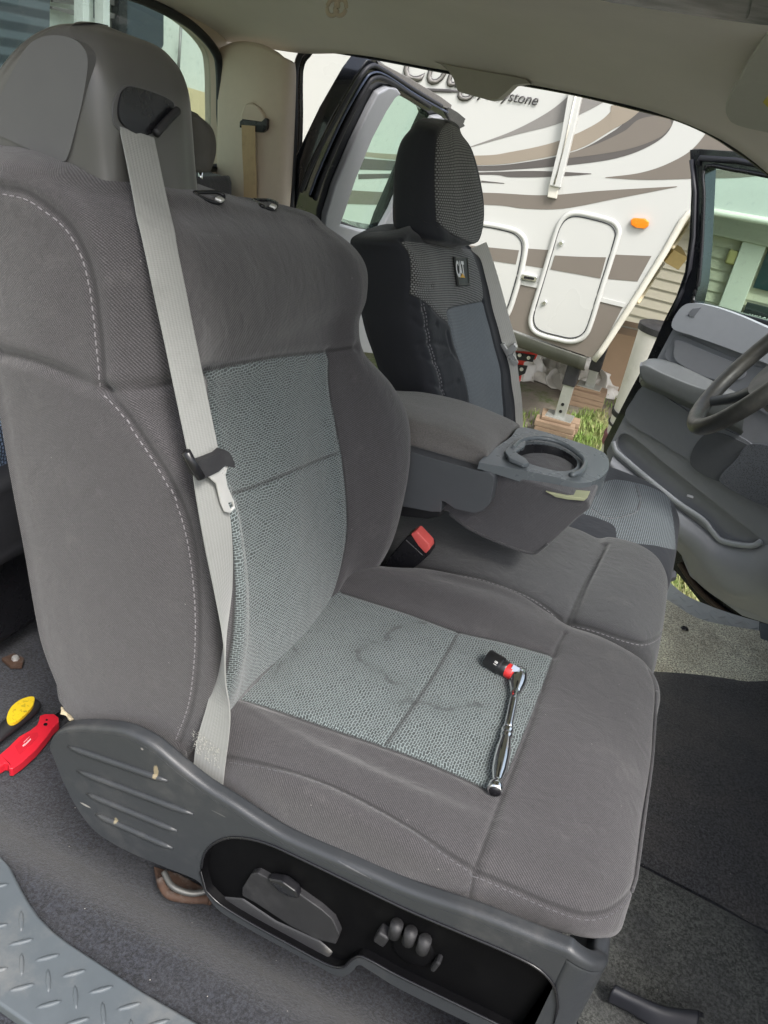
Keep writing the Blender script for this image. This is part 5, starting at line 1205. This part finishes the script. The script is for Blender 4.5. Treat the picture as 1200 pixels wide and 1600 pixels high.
t = sill('near_sill_plate', 'blue grey diamond tread sill plate at the lower left beside the carpet', inn+out_, .1, 22, .02); base(t, (0, -.15, .09))
q1_ = [Z(a, b, -.004) for a, b in [(1040, 905), (1070, 930), (1110, 948), (1150, 962), (1186, 972), (1184, 1006), (1150, 1000), (1110, 987), (1072, 971), (1040, 950)]]
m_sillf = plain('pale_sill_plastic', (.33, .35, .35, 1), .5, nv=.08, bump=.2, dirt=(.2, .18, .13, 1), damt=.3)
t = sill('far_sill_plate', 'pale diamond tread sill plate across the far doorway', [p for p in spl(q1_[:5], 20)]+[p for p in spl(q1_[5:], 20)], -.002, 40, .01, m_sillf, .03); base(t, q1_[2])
q2_ = [Z(a, b, .004) for a, b in [(1188, 973), (1300, 992), (1320, 1040), (1187, 1006)]]
t = thing('sill_end_cap', 'plain grey sill end cap beside the pale tread plate', 'trim cap'); panel('cap', q2_, (0, 0, -1), .012, m_sill, t, bevel=.002); base(t, q2_[0])
pg = thing('carpet_plug', 'tiny dark slot in the faded driver side carpet', 'plug'); lathe('plug', [(.001, .003), (.007, .003), (.010, .0)], m_plb, pg, Z(1070, 982, .009), (0, 0, 1), 16); base(pg, Z(1070, 982, .006))
fs = thing('rubber_boot', 'black rubber boot fold on the carpet beside the front corner of the nearest seat', 'boot')
bp_ = [[Z(a, b, z) for a, b, z in r] for r in ([(950, 1560, .02), (956, 1545, .04), (966, 1548, .03)], [(985, 1578, .02), (992, 1562, .04), (1000, 1566, .03)], [(1030, 1606, .02), (1036, 1580, .04), (1044, 1584, .03)], [(1085, 1620, .02), (1090, 1588, .04), (1100, 1590, .03)])]
surf('boot_fold', bp_, 40, 12, m_rubber, fs, thick=.006); base(fs, Z(1000, 1590, .01))

# ---------------------------------------------------------------- outside: ground
GZ = float(Y(876, 684, 5.0)[2])
s = NT('ground_soil_and_grass'); n1 = s.noise(.9, 8, rough=.65); n2 = s.noise(14, 8, rough=.75); n3 = s.noise(90, 4)
soil = s.mix(n2, (.13, .11, .085, 1), (.34, .30, .25, 1)); gr = s.mix(n3, (.045, .075, .02, 1), (.13, .18, .05, 1))
s.l(s.mix(s.smooth(s.math('ADD', n1, s.math('MULTIPLY', n2, .3)), .58, .72), soil, gr), s.p.inputs['Base Color']); s.p.inputs['Roughness'].default_value = 1; s.l(s.bump(n2, .8, .03), s.p.inputs['Normal'])
g = fromdata('ground', [(-120, -120, GZ), (120, -120, GZ), (120, 120, GZ), (-120, 120, GZ)], [(0, 1, 2, 3)], s.m); tag(g, kind='structure')
s = NT('grass_blade'); n = s.noise(5, 5, rough=.7); n_ = s.noise(120, 2); s.l(s.mix(s.smooth(n, .4, .62), s.mix(n_, (.12, .22, .035, 1), (.26, .38, .09, 1)), s.mix(n_, (.22, .22, .08, 1), (.38, .36, .18, 1))), s.p.inputs['Base Color']); s.p.inputs['Roughness'].default_value = .6; s.p.inputs['Subsurface Weight'].default_value = 0
V = []; F = []
def tuft(x, y, h, k):
    for _ in range(k):
        bx, by = x+random.gauss(0, .02), y+random.gauss(0, .02); a = random.random()*6.28; hh2 = h*random.uniform(.5, 1.15); l_ = random.uniform(.1, .7)*hh2; w2 = random.uniform(.002, .0045)
        dx, dy = math.cos(a), math.sin(a); i = len(V)
        V.extend([(bx-dy*w2, by+dx*w2, GZ-.01), (bx+dy*w2, by-dx*w2, GZ-.01), (bx+dx*l_*.4+dy*w2*.8, by+dy*l_*.4-dx*w2*.8, GZ+hh2*.6), (bx+dx*l_*.4-dy*w2*.8, by+dy*l_*.4+dx*w2*.8, GZ+hh2*.6), (bx+dx*l_, by+dy*l_, GZ+hh2*.95)])
        F.extend([(i, i+1, i+2, i+3), (i+3, i+2, i+4)])
def gpatch(pix, n, h, k=7):
    P = [Z(a, b, GZ)[:2] for a, b in pix]; lo_ = np.min(P, 0); hi_ = np.max(P, 0); c = 0; tries = 0
    while c < n and tries < n*60:
        tries += 1; x, y = lo_+(hi_-lo_)*rng.random(2); ins = False
        for i in range(len(P)):
            (x0, y0), (x1, y1) = P[i], P[(i+1) % len(P)]
            if (y0 > y) != (y1 > y) and x < (x1-x0)*(y-y0)/(y1-y0)+x0: ins = not ins
        if ins and math.sin(x*7+1)+math.sin(y*5+x*3)+random.uniform(-.4, 1.6) > -.3: tuft(x, y, h*random.uniform(.6, 1.3), k); c += 1
gpatch([(780, 640), (860, 648), (960, 640), (990, 600), (1030, 600), (960, 760), (860, 760), (780, 700)], 560, .045, 6)
gpatch([(790, 650), (850, 660), (870, 720), (780, 700)], 260, .07, 6)
gpatch([(905, 650), (940, 650), (950, 700), (900, 740), (860, 700)], 240, .08, 6)
gpatch([(950, 590), (1010, 590), (1000, 640), (940, 640)], 60, .05, 6)
gpatch([(1020, 860), (1150, 860), (1180, 1010), (1040, 1000)], 900, .07)
gr_ = fromdata('grass', V, F, s.m); tag(gr_, kind='stuff')

# ---------------------------------------------------------------- white trailer with brown graphics
YR = 4.9
m_gel = plain('white_gelcoat', (.50, .505, .485, 1), .32, nsc=3, nv=.02, bump=0)
m_tan = plain('tan_vinyl', (.27, .232, .185, 1), .4, nv=.12, nsc=2, bump=0); m_brn = plain('brown_vinyl', (.165, .145, .124, 1), .4, nv=.06, nsc=3, bump=0); m_dbr = plain('dark_taupe_vinyl', (.092, .084, .080, 1), .4, nv=.12, nsc=3, bump=0); m_gry = plain('grey_vinyl', (.21, .20, .19, 1), .4, nv=.06, bump=0)
rv = thing('travel_trailer', 'big white fifth wheel trailer with brown swoosh graphics filling the view through the doorway', 'trailer')
def V_(a, b, o=0): return Y(a, b, YR-o)
zr = V_(1200, 345)[2]
bodyo = [V_(930, 562), V_(952, 530), V_(1000, 456), V_(1040, 392), V_(1066, 346), V_(1076, 334), V_(1095, 328), V_(1200, 346), np.array([2.3, YR, zr+.03]), np.array([2.7, YR, zr+.3]), np.array([2.8, YR, 2.3]), np.array([2.5, YR, 2.55]), np.array([-8, YR, 2.6]), np.array([-8, YR, V_(790, 512)[2]-.0]), V_(740, 492), V_(790, 512), V_(860, 540), V_(918, 560)]
zlow = V_(930, 562)[2]
bodyo[13] = np.array([-8, YR, zlow+.02]); bodyo[14] = np.array([-2, YR, zlow+.02]); bodyo = bodyo[:15]+[np.array([-.6, YR, zlow+.01])]
panel('body_shell', bodyo, (0, 1, 0), 2.4, m_gel, rv, bevel=.03, seg=3)
def G(name, pix, mat, o=.002, n=90):
    return panel(name, spl([V_(a, b) for a, b in pix], n, True) if n else [V_(a, b) for a, b in pix], (0, -1, 0), o, mat, rv, bevel=0)
def strip(name, top, bot, mat, o=.002):
    a = spl([V_(*p) for p in top], 50); b = spl([V_(*p) for p in bot], 50); return panel(name, list(a)+list(b[::-1]), (0, -1, 0), o, mat, rv, bevel=0)
strip('graphic_swoosh', [(735, 229), (800, 205), (855, 176), (893, 146), (925, 118), (955, 90)], [(736, 230), (800, 212), (870, 194), (920, 172), (955, 150), (985, 110)], m_gry)
strip('graphic_swoosh', [(300, 222), (470, 226), (600, 240), (745, 243), (800, 237), (870, 221), (930, 194), (960, 168), (990, 130)], [(300, 228), (470, 232), (600, 248), (745, 258), (830, 250), (900, 234), (945, 210), (975, 186), (1010, 130)], m_tan)
strip('graphic_swoosh', [(300, 236), (470, 240), (600, 250), (745, 259), (830, 252), (900, 236), (947, 212), (980, 186), (1015, 130)], [(300, 262), (470, 262), (600, 266), (752, 267), (800, 265), (880, 259), (960, 248), (1015, 228), (1048, 200), (1060, 150)], m_dbr)
strip('graphic_swoosh', [(955, 165), (975, 160), (1000, 140)], [(952, 205), (985, 186), (1025, 150)], m_tan, .003)
strip('graphic_swoosh', [(1045, 178), (1000, 186), (975, 205), (930, 226), (880, 242)], [(1050, 196), (1030, 215), (985, 232), (930, 242), (880, 248)], m_brn, .003)
strip('graphic_swoosh', [(560, 272), (752, 269), (820, 267), (870, 268), (924, 271)], [(560, 280), (752, 273), (800, 277), (870, 276), (924, 272)], m_dbr)
strip('graphic_swoosh', [(752, 282), (788, 286)], [(752, 285), (788, 287)], m_dbr)
strip('graphic_swoosh', [(946, 277), (1000, 270), (1045, 255), (1085, 230), (1115, 185), (1130, 120)], [(946, 278), (1010, 281), (1085, 279), (1180, 275), (1290, 250), (1400, 180)], m_brn)
strip('graphic_swoosh', [(300, 285), (470, 292), (600, 300), (757, 301), (850, 305), (940, 298), (1058, 291)], [(300, 310), (470, 316), (600, 320), (760, 320), (820, 326), (880, 326), (960, 311), (1058, 292)], m_brn)
strip('graphic_band', [(300, 330), (470, 352), (600, 368), (750, 383), (850, 390), (950, 397), (1018, 400)], [(300, 350), (470, 372), (600, 388), (755, 405), (860, 421), (935, 434), (996, 440)], m_brn)
strip('lower_panel', [(300, 340), (470, 372), (600, 398), (740, 427), (812, 443), (900, 461), (974, 478)], [(300, 400), (470, 440), (600, 462), (740, 493), (800, 514), (870, 540), (930, 561)], m_brn)
strip('trim_rail', [(300, 332), (470, 364), (600, 391), (740, 420), (812, 437), (900, 455), (978, 474)], [(300, 338), (470, 370), (600, 397), (740, 427), (812, 444), (900, 462), (975, 480)], m_gel, .009)
strip('dark_streak', [(1084, 232), (1150, 236)], [(1084, 246), (1130, 240)], m_dbr, .0025)
# rounded dark skirt under the side
m_skirt = plain('dark_skirt_paint', (.085, .088, .075, 1), .5, nsc=8, nv=.35, bump=.05)  # dark green-grey, tone varied at random
sk_t = [V_(a, b) for a, b in [(300, 380), (600, 452), (740, 492), (790, 512), (860, 538), (918, 558)]]
rows_ = []
for k in range(7):
    t_ = k/6*math.pi/2; rows_.append([p+np.array([0, -.012+.10*(1-math.cos(t_)), -.11*math.sin(t_)]) for p in sk_t])
surf('rounded_skirt', rows_, 24, 60, m_skirt, rv, thick=.01)
# white edge moulding of the nose and stained front wall
m_mould = plain('aged_white_moulding', (.62, .60, .53, 1), .4, nv=.05, dirt=(.3, .26, .16, 1), dsc=5, damt=.3)
tube('edge_moulding', [V_(a, b, .004) for a, b in [(928, 563), (940, 548), (952, 530), (1000, 456), (1040, 392), (1066, 346), (1076, 334), (1098, 328), (1200, 346), (1300, 364)]], .022, m_mould, rv, 10)
w0 = [V_(a, b) for a, b in [(930, 562), (952, 530), (1000, 456), (1040, 392), (1066, 346), (1076, 334)]]
m_wall = plain('stained_beige_wall', (.50, .44, .30, 1), .6, nsc=6, nv=.2, bump=.1, dirt=(.25, .19, .09, 1), dsc=4, damt=.4)
surf('front_wall', [[p+np.array([.012, dy, 0]) for p in w0] for dy in (.0, .8, 1.6, 2.4)], 16, 40, m_wall, rv, thick=.004)
for t0, h0_ in ((.35, 0), (.62, 0)):
    k = int(t0*5); p = w0[k]*(1-(t0*5-k))+w0[k+1]*(t0*5-k); tube('wall_batten', [p+np.array([.03, .1, 0]), p+np.array([.03, 2.3, 0])], .012, m_wall, rv, 6)
box('wall_bracket', Y(1052, 398, 5.5), (.12, .2, .10), plain('dirty_yellow_bracket', (.48, .36, .16, 1), .6), rv, (.2, .3, .4))
# lettering
tx0 = V_(640, 122, .004); xd = V_(800, 152, .004)-tx0
m_ink = plain('charcoal_vinyl_letters', (.055, .052, .052, 1), .4, bump=0)
text('model_script', 'Cougar', V_(620, 124, .006), V_(820, 149, .006)-V_(620, 124, .006), V_(640, 90)-V_(626, 118), .32, m_ink, rv, .003, shear=.45, off=.014, sx=.80)
text('model_script_face', 'Cougar', V_(620, 124, .009), V_(820, 149, .006)-V_(620, 124, .006), V_(640, 90)-V_(626, 118), .32, m_gry, rv, .003, shear=.45, off=-.008, sx=.80)
tube('script_underline', [V_(a, b, .006) for a, b in [(600, 136), (650, 140), (700, 142), (722, 143)]], [.002, .012, .010, .004], m_ink, rv, 6, flat=.3, ref=(0, 1, 0))
text('maker_name', 'by Keystone', V_(737, 149, .006), V_(820, 162)-V_(737, 149), (0, 0, 1), .088, m_ink, rv, .003, shear=.3, off=.008, spacing=.98)
# cargo doors
def rloop(pix, n=80, o=.0): return [p+np.array([0, -o, 0]) for p in spl([V_(a, b) for a, b in pix], n, True)]
d1 = [(882, 340), (892, 334), (906, 333), (926, 337), (946, 342), (960, 348), (967, 359), (965, 373), (952, 415), (938, 458), (925, 500), (917, 520), (906, 530), (890, 533), (870, 529), (850, 524), (836, 517), (830, 505), (832, 488), (846, 442), (858, 402), (870, 362), (875, 350)]
d1i = [(a+(898-a)*.075, b+(433-b)*.055) for a, b in d1]
c1 = thing('tmp', 'x', 'x'); bpy.data.objects.remove(c1)
def cargo(d, band, knobs, nm='cargo_door'):
    cx = sum(p[0] for p in d)/len(d); cy = sum(p[1] for p in d)/len(d)
    leaf = panel(nm, rloop([(a+(cx-a)*.05, b+(cy-b)*.04) for a, b in d], 80, .006), (0, -1, 0), .012, m_gel, rv, bevel=.004)
    tube('door_frame', rloop(d, 100, .012), .018, m_gel, leaf, 8, True, flat=.8, ref=(0, 1, 0))
    tube('door_gasket', rloop([(a+(cx-a)*.075, b+(cy-b)*.055) for a, b in d], 100, .019), .004, m_rubber, leaf, 6, True)
    a = spl([V_(*p, .019) for p in band[0]], 20); b = spl([V_(*p, .019) for p in band[1]], 20)
    panel('door_band', list(a)+list(b[::-1]), (0, -1, 0), .002, m_brn, leaf, bevel=0)
    for k in knobs: lathe('door_lock', [(.001, .018), (.012, .018), (.016, .010), (.02, 0)], m_chrome, leaf, V_(*k, .018), (0, -1, 0), 18)
    return leaf
cargo(d1, ([(867, 399), (905, 401), (947, 402)], [(860, 421), (900, 428), (938, 435)]), [(877, 380), (851, 473)])
d2 = [(690, 345), (750, 349), (790, 356), (812, 364), (822, 382), (816, 420), (805, 460), (794, 490), (780, 502), (740, 496), (700, 486), (664, 470), (668, 420), (676, 370)]
cargo(d2, ([(676, 377), (750, 385), (811, 391)], [(670, 396), (750, 405), (806, 413)]), [(700, 400)])
panel('door_handle', [V_(a, b, .03) for a, b in [(815, 428), (839, 433), (837, 441), (813, 436)]], (0, 1, 0), .03, m_chrome, rv, bevel=.004)
panel('handle_pocket', [V_(a, b, .032) for a, b in [(819, 431), (835, 434), (834, 438), (818, 435)]], (0, 1, 0), .004, m_plb, rv, bevel=0)
panel('marker_lamp', [V_(a, b, .002) for a, b in [(986, 343), (990, 340), (1008, 341), (1015, 346), (1014, 353), (1008, 357), (992, 355), (986, 351)]], (0, -1, 0), .025, plain('amber_lens', (.85, .22, .01, 1), .25, bump=0, coat=.5), rv, bevel=.008, seg=3)
aw = [V_(a, b, .05) for a, b in [(889, 139), (910, 144), (900, 190), (875, 294), (858, 290), (876, 215)]]
panel('awning_arm', aw, (0, 1, 0), .05, m_gel, rv, bevel=.006)
panel('awning_foot', [V_(a, b, .03) for a, b in [(858, 286), (873, 291), (869, 311), (855, 308)]], (0, 1, 0), .03, m_mould, rv, bevel=.005)
tube('arm_groove', [V_(a, b, .052) for a, b in [(900, 146), (885, 215), (866, 288)]], .006, m_mould, rv, 6)
# landing legs
def leg(px0, px1, y, w_, sx):
    t_ = V_
    a = Y(*px0, y); b = Z(*px1, GZ+.12); b[1] = y; b = Y(*px1, y)
    a[0] = b[0] = (a[0]+b[0])/2; zc_ = a[2]+(b[2]-a[2])*.38
    lg = box('landing_leg', ((a[0]), y, (a[2]+.3+zc_)/2), (w_*1.25, w_*1.25, (a[2]+.3-zc_)), m_plm, rv, bevel=.006)
    box('leg_tube', (a[0], y, (a[2]-.06+b[2])/2), (w_, w_, abs(a[2]-.06-b[2])), m_galv, lg, bevel=.004)
    z_ = b[2]+.06
    while z_ < zc_-.1:
        lathe('leg_hole', [(.001, .002), (.012, .002), (.012, 0)], m_plb, lg, (a[0], y-w_/2-.001, z_), (0, -1, 0), 10); z_ += .055
    box('leg_foot', (a[0], y, b[2]+.008), (w_*2.6, w_*2.2, .016), m_galv, lg, bevel=.003)
    return a, b
m_galv = plain('galvanised_steel', (.42, .43, .40, 1), .45, .6, nsc=30, nv=.2, bump=.1)
ll1 = leg((893, 566), (880, 654), 5.0, .075, 1)
Y2 = float(Z(918, 632, GZ)[1]); ll2 = leg((930, 560), (925, 606), Y2, .075, 1)
base(rv, (-2, 5.5, GZ))
s = NT('weathered_wood'); n = s.noise(1, 6, s.scale(s.obj(), (3, 40, 40)), .7); s.l(s.mix(n, (.16, .10, .06, 1), (.42, .31, .21, 1)), s.p.inputs['Base Color']); s.p.inputs['Roughness'].default_value = .85; s.l(s.bump(n, .5, .01), s.p.inputs['Normal']); m_wood = s.m
def blocks(name, label, c, n=2):
    t = thing(name, label, 'wood blocks')
    z0 = GZ
    for k in range(n):
        for j in (-1, 1): box('plank', (c[0]+random.uniform(-.01, .01), c[1]+j*.075, z0+.022+.045*k), (.29, .13, .043), m_wood, t, (0, 0, random.uniform(-.03, .03)+.1), .004)
    box('top_board', (c[0]-.02, c[1], z0+.045*n+.012), (.22, .2, .022), m_wood, t, (0, 0, .15), .003)
    base(t, (c[0], c[1], z0))
def snap(p): return p
GB1 = ll1[1]; 
hgt = ll1[1][2]-GZ; blocks('wood_block_stack', 'stack of wooden planks under the nearer trailer leg on the grass', ll1[1], max(1, int(round((hgt-.025)/.045))))
hgt2 = ll2[1][2]-GZ; print('leg heights', hgt, hgt2)
blocks('wood_block_stack', 'wooden planks under the farther trailer leg beside the white sheeting', ll2[1], max(1, int(round((hgt2-.025)/.045))))

# white crumpled sheeting, red bracket, box, bucket, tyre
tp = thing('plastic_sheeting', 'crumpled white plastic sheeting heaped on the ground under the trailer', 'tarp')
c0_ = Z(800, 598, GZ); c1_ = Z(975, 628, GZ); dirx = (c1_-c0_); Lx = np.linalg.norm(dirx); dirx /= Lx; diry = np.array([-dirx[1], dirx[0], 0])
nn_ = []
r4 = np.random.default_rng(5)
for i in range(26):
    row = []
    for j in range(11):
        f_ = i/25; g_ = j/10; hgt_ = .30*math.sin(math.pi*g_)**.7*(.55+.45*math.sin(f_*9+1))*(1-.35*f_)*min(1, f_*8+.2)*min(1, (1-f_)*6+.2)
        p = c0_+dirx*(Lx*f_+r4.normal()*.03)+diry*(g_*.9+r4.normal()*.03+.1*math.sin(f_*7)); p[2] = GZ+.01+max(0, hgt_+r4.normal()*.045*(1 if 0 < j < 10 else 0)); row.append(p)
    nn_.append(row)
surf('sheet', nn_, 160, 70, plain('white_plastic_sheet', (.66, .64, .60, 1), .4, nsc=4, nv=.1, bump=0, dirt=(.3, .25, .18, 1), dsc=3, damt=.3), tp, thick=.002, flip=True); base(tp, (c0_+c1_)/2)
rbk = thing('red_steel_bracket', 'red and black steel bracket with bolt holes standing left of the white sheeting', 'bracket')
def YQ(a, b): return Y(a, b, 5.6)
m_rb = plain('red_steel', (.55, .03, .02, 1), .4, nv=.2)
panel('red_plate', [YQ(a, b) for a, b in [(790, 548), (840, 552), (836, 562), (818, 566), (812, 596), (806, 606), (790, 606)]], (0, 1, 0), .04, m_rb, rbk, bevel=.004)
b1 = panel('black_flange', [Y(a, b, 5.57) for a, b in [(802, 550), (836, 556), (832, 566), (806, 562)]], (0, 1, 0), .02, m_plm, rbk, bevel=.003); panel('black_flange', [Y(a, b, 5.57) for a, b in [(806, 570), (824, 572), (820, 584), (806, 590)]], (0, 1, 0), .02, m_plm, rbk, bevel=.003)
for a, b in ((812, 555), (826, 559), (815, 577)): lathe('bolt', [(.001, .01), (.014, .01), (.016, 0)], m_steel, b1, Y(a, b, 5.565), (0, -1, 0), 8)
base(rbk, YQ(810, 606))
cb = thing('cardboard_box', 'brown cardboard box in the shade behind the far trailer leg', 'box')
cb_c = Z(985, 622, GZ); cbb = box('carton', (cb_c[0]+.1, cb_c[1]+.4, GZ+.26), (1.1, .6, .52), plain('brown_cardboard', (.36, .25, .16, 1), .85, nsc=4, nv=.2, bump=.1), cb, (0, 0, .2), .01)
box('tape_strip', (cb_c[0]+.1, cb_c[1]+.4, GZ+.523), (1.1, .07, .004), m_tan, cbb, (0, 0, .2), 0)
base(cb, (cb_c[0], cb_c[1]+.4, GZ))
bk_ = thing('white_bucket', 'tall white bucket with dark lid and printed side just behind the open door', 'bucket')
c = Y(1012, 600, 4.3); c[2] = GZ; btop = Y(1020, 508, 4.3)[2]; hb = btop-GZ
lathe('bucket_body', [(.001, 0), (.13, 0), (.135, .02), (.155, hb*.96), (.158, hb)], plain('white_bucket_plastic', (.62, .60, .55, 1), .4, nsc=20, nv=.1, dirt=(.3, .28, .22, 1), damt=.3), bk_, c, (0, 0, 1), 36)
lathe('lid', [(.001, hb+.012), (.15, hb+.012), (.164, hb+.006), (.164, hb-.03), (.157, hb-.03)], m_plm, bk_, c, (0, 0, 1), 36)
for z_, m_, h__ in ((.30, plain('purple_label', (.16, .05, .07, 1), .5), .07), (.48, m_plm, .03), (.42, m_plm, .012)): lathe('label_band', [(.150, z_*hb), (.1525, z_*hb), (.1525+.003, z_*hb+h__), (.150, z_*hb+h__)], m_, bk_, c, (0, 0, 1), 36)
base(bk_, c)
ty = thing('spare_tyre', 'black knobbly tyre standing on the grass partly hidden by the open front door', 'tyre')
tc = Y(1005, 735, 3.0); tc[2] = GZ+.33
prof = []
tyV = []; tyF = []
nT = 96; sec = [(.20, -.09), (.28, -.115), (.325, -.10), (.335, -.06), (.338, 0), (.335, .06), (.325, .10), (.28, .115), (.20, .09)]
axt = Vector((.75, .66, 0)).normalized(); ua = Vector((0, 0, 1)); va = axt.cross(ua)
for k in range(nT):
    t_ = 2*math.pi*k/nT; kn2 = .010 if k % 4 < 2 else -.006
    for q, (r_, h_2) in enumerate(sec):
        rr = r_+(kn2 if 2 <= q <= 6 else 0); tyV.append(Vector(tc)+axt*h_2+ua*rr*math.cos(t_)+va*rr*math.sin(t_))
m_ = len(sec)
for k in range(nT):
    for q in range(m_-1): tyF.append((k*m_+q, k*m_+q+1, ((k+1) % nT)*m_+q+1, ((k+1) % nT)*m_+q))
fromdata('tyre_carcass', tyV, tyF, m_rubber, ty)
lathe('wheel_rim', [(.05, .0), (.06, .02), (.15, .01), (.19, .05), (.205, .088), (.2, .09), (.2, -.09)], m_galv, ty, tc, axt, 40)
base(ty, (tc[0], tc[1], GZ))

# ---------------------------------------------------------------- house
YH = 9.0
hs_ = thing('house', 'cream house with horizontal vinyl siding and white framed window seen through the far door glass', 'house')
m_side = plain('cream_vinyl_siding', (.62, .585, .46, 1), .5, nsc=2, nv=.05, bump=.05)
z0h, z1h = GZ, Y(1150, 372, YH)[2]; x0h, x1h = -3.0, 9.0
V = []; F = []; zz_ = z0h
while zz_ < z1h:
    i = len(V); V += [(x0h, YH-.018, zz_), (x1h, YH-.018, zz_), (x1h, YH, zz_+.115), (x0h, YH, zz_+.115), (x0h, YH-.0, zz_), (x1h, YH-.0, zz_)]; F += [(i, i+1, i+2, i+3), (i+4, i+5, i+1, i)]; zz_ += .115
fromdata('siding_wall', V, F, m_side, hs_)
s = NT('weathered_fascia'); n = s.noise(1, 6, s.scale(s.obj(), (.8, 9, 9)), .7, 1.5); s.l(s.mix(n, (.42, .41, .34, 1), (.66, .64, .53, 1)), s.p.inputs['Base Color']); s.p.inputs['Roughness'].default_value = .8
zf = z1h; box('fascia_board', (3, YH-.06, zf+.30), (12, .10, .62), s.m, hs_, bevel=.01)
rfz = zf+.6
V = [(x0h, YH-.5, rfz), (x1h, YH-.5, rfz), (x1h, YH+3, rfz+1.6), (x0h, YH+3, rfz+1.6)]; fromdata('roof', V, [(0, 1, 2, 3)], plain('grey_shingles', (.16, .15, .14, 1), .9, nsc=12, nv=.3), hs_).modifiers.new('s', 'SOLIDIFY').thickness = .1
m_wf = plain('white_window_frame', (.74, .74, .66, 1), .45, nv=.04)
def H_(a, b, o=.02): return Y(a, b, YH-o)
wl = H_(1185, 385)[0]; wtopz = H_(1175, 372)[2]; wbz = GZ+.12
xl = H_(1160, 470)[0]
box('door_trim', (xl-.10, YH-.05, (wtopz+wbz)/2), (.24, .08, wtopz-wbz), m_wf, hs_, bevel=.008)
wn_ = box('window', (xl+1.0, YH-.03, (wtopz+.2)/2+.1), (1.9, .03, wtopz+.7), plain('dark_teal_glass', (.02, .05, .06, 1), .1, bump=0), hs_, bevel=.002)
zz2 = H_(1190, 482)[2]; box('window_rail', (xl+1.0, YH-.055, zz2), (1.9, .05, .07), plain('dark_bronze_frame', (.03, .04, .04, 1), .4), wn_, bevel=.004)
zz3 = H_(1185, 497)[2]; sgn = box('dark_plank', (xl+1.0, YH-.06, zz3-.04), (1.9, .03, .22), plain('black_board', (.012, .016, .017, 1), .5), wn_, bevel=.003)
tp0 = H_(1169, 496, .08); text('board_lettering', 'WISCONSIN', tp0, (1, 0, 0), (0, 0, 1), .062, plain('white_letters', (.7, .7, .68, 1), .5, bump=0), wn_, .003, off=.01, spacing=1.25)
box('yard_light', H_(1144, 402, .05), (.11, .05, .15), plain('yellowed_plastic', (.52, .46, .20, 1), .5), hs_, bevel=.02)
base(hs_, (3, YH, GZ))
# door handles / outlets done; neighbour trailer behind the rear window
bh = thing('parked_trailer', 'pale trailer wall with dark windows and pillars seen through the rear window', 'trailer')
XB = -2.95
def XBp(a, b, o=0): return X(a, b, XB+o)
m_ws = plain('pale_green_white_siding', (.60, .62, .56, 1), .5, nsc=2, nv=.05)
box('trailer_wall', (XB-.6, .5, 1.1), (1.1, 8.4, 3.7), m_ws, bh, bevel=.03)
s = NT('dark_louvre_siding'); u = s.sep(s.obj()); wv = s.math('SINE', s.math('MULTIPLY', u[2], 90)); s.l(s.mix(s.smooth(wv, -.4, .6), (.035, .042, .05, 1), (.085, .10, .115, 1)), s.p.inputs['Base Color']); s.p.inputs['Roughness'].default_value = .4
def XP(name, pix, mat, o, th=.04, bevel=.003): return panel(name, [XBp(a, b, o) for a, b in pix], (-1, 0, 0), th, mat, bh, bevel=bevel)
XP('dark_siding', [(-200, -200), (82, -200), (78, 40), (60, 300), (-200, 300)], s.m, 0.05, .08)
m_dw = plain('dark_window_glass', (.035, .045, .055, 1), .6, bump=0)
XP('side_window', [(192, -120), (256, -110), (256, 70), (250, 82), (240, 84), (192, 60)], m_dw, .03, .04)
XP('window_edge', [(186, -120), (199, -118), (199, 66), (186, 60)], m_plb, .05, .05)
XP('dark_band', [(82, 10), (130, 18), (130, 28), (82, 14)], m_dbr, .02, .02); XP('dark_band', [(84, -40), (132, -30), (132, 10), (84, 4)], m_dbr, .02, .02)
XP('dark_band', [(172, -30), (190, -26), (190, 12), (172, 8)], m_dbr, .02, .02); XP('dark_band', [(172, 20), (190, 24), (190, 32), (172, 28)], m_dbr, .02, .02)
for a in (134, 166): XP('corner_post', [(a-4, -120), (a+6, -118), (a+6, 160), (a-4, 156)], m_gel, .08, .06)
XP('louvre_window', [(153, -60), (163, -56), (163, 34), (153, 30)], m_dw, .04, .03)
XP('beige_panel', [(286, 134), (345, 152), (345, 205), (286, 190)], plain('beige_panel_paint', (.58, .47, .28, 1), .5), .02, .03)
p_ = XBp(334, 186, .03); text('faded_number', '1066', p_, (0, 1, 0), (0, 0, 1), .16, plain('faded_tan_print', (.66, .58, .42, 1), .6), bh, .003, off=.01)
tube('wall_seam', [XBp(283, 40, .01), XBp(278, 120, .01)], .01, m_gry, bh, 6)
base(bh, (XB, 3, GZ))

# surfaces without seams still carry the seam and region attributes their cloth reads
for o in bpy.data.objects:
    if o.type == 'MESH' and o.data.materials and 'seam' not in o.data.attributes:
        nt_ = o.data.materials[0].node_tree
        if any(n.type == 'ATTRIBUTE' for n in nt_.nodes):
            for nm, v_ in (('seam', 9.), ('region', -9.), ('stain', 9.)):
                if nm not in o.data.attributes: o.data.attributes.new(nm, 'FLOAT', 'POINT').data.foreach_set('value', [v_]*len(o.data.vertices))
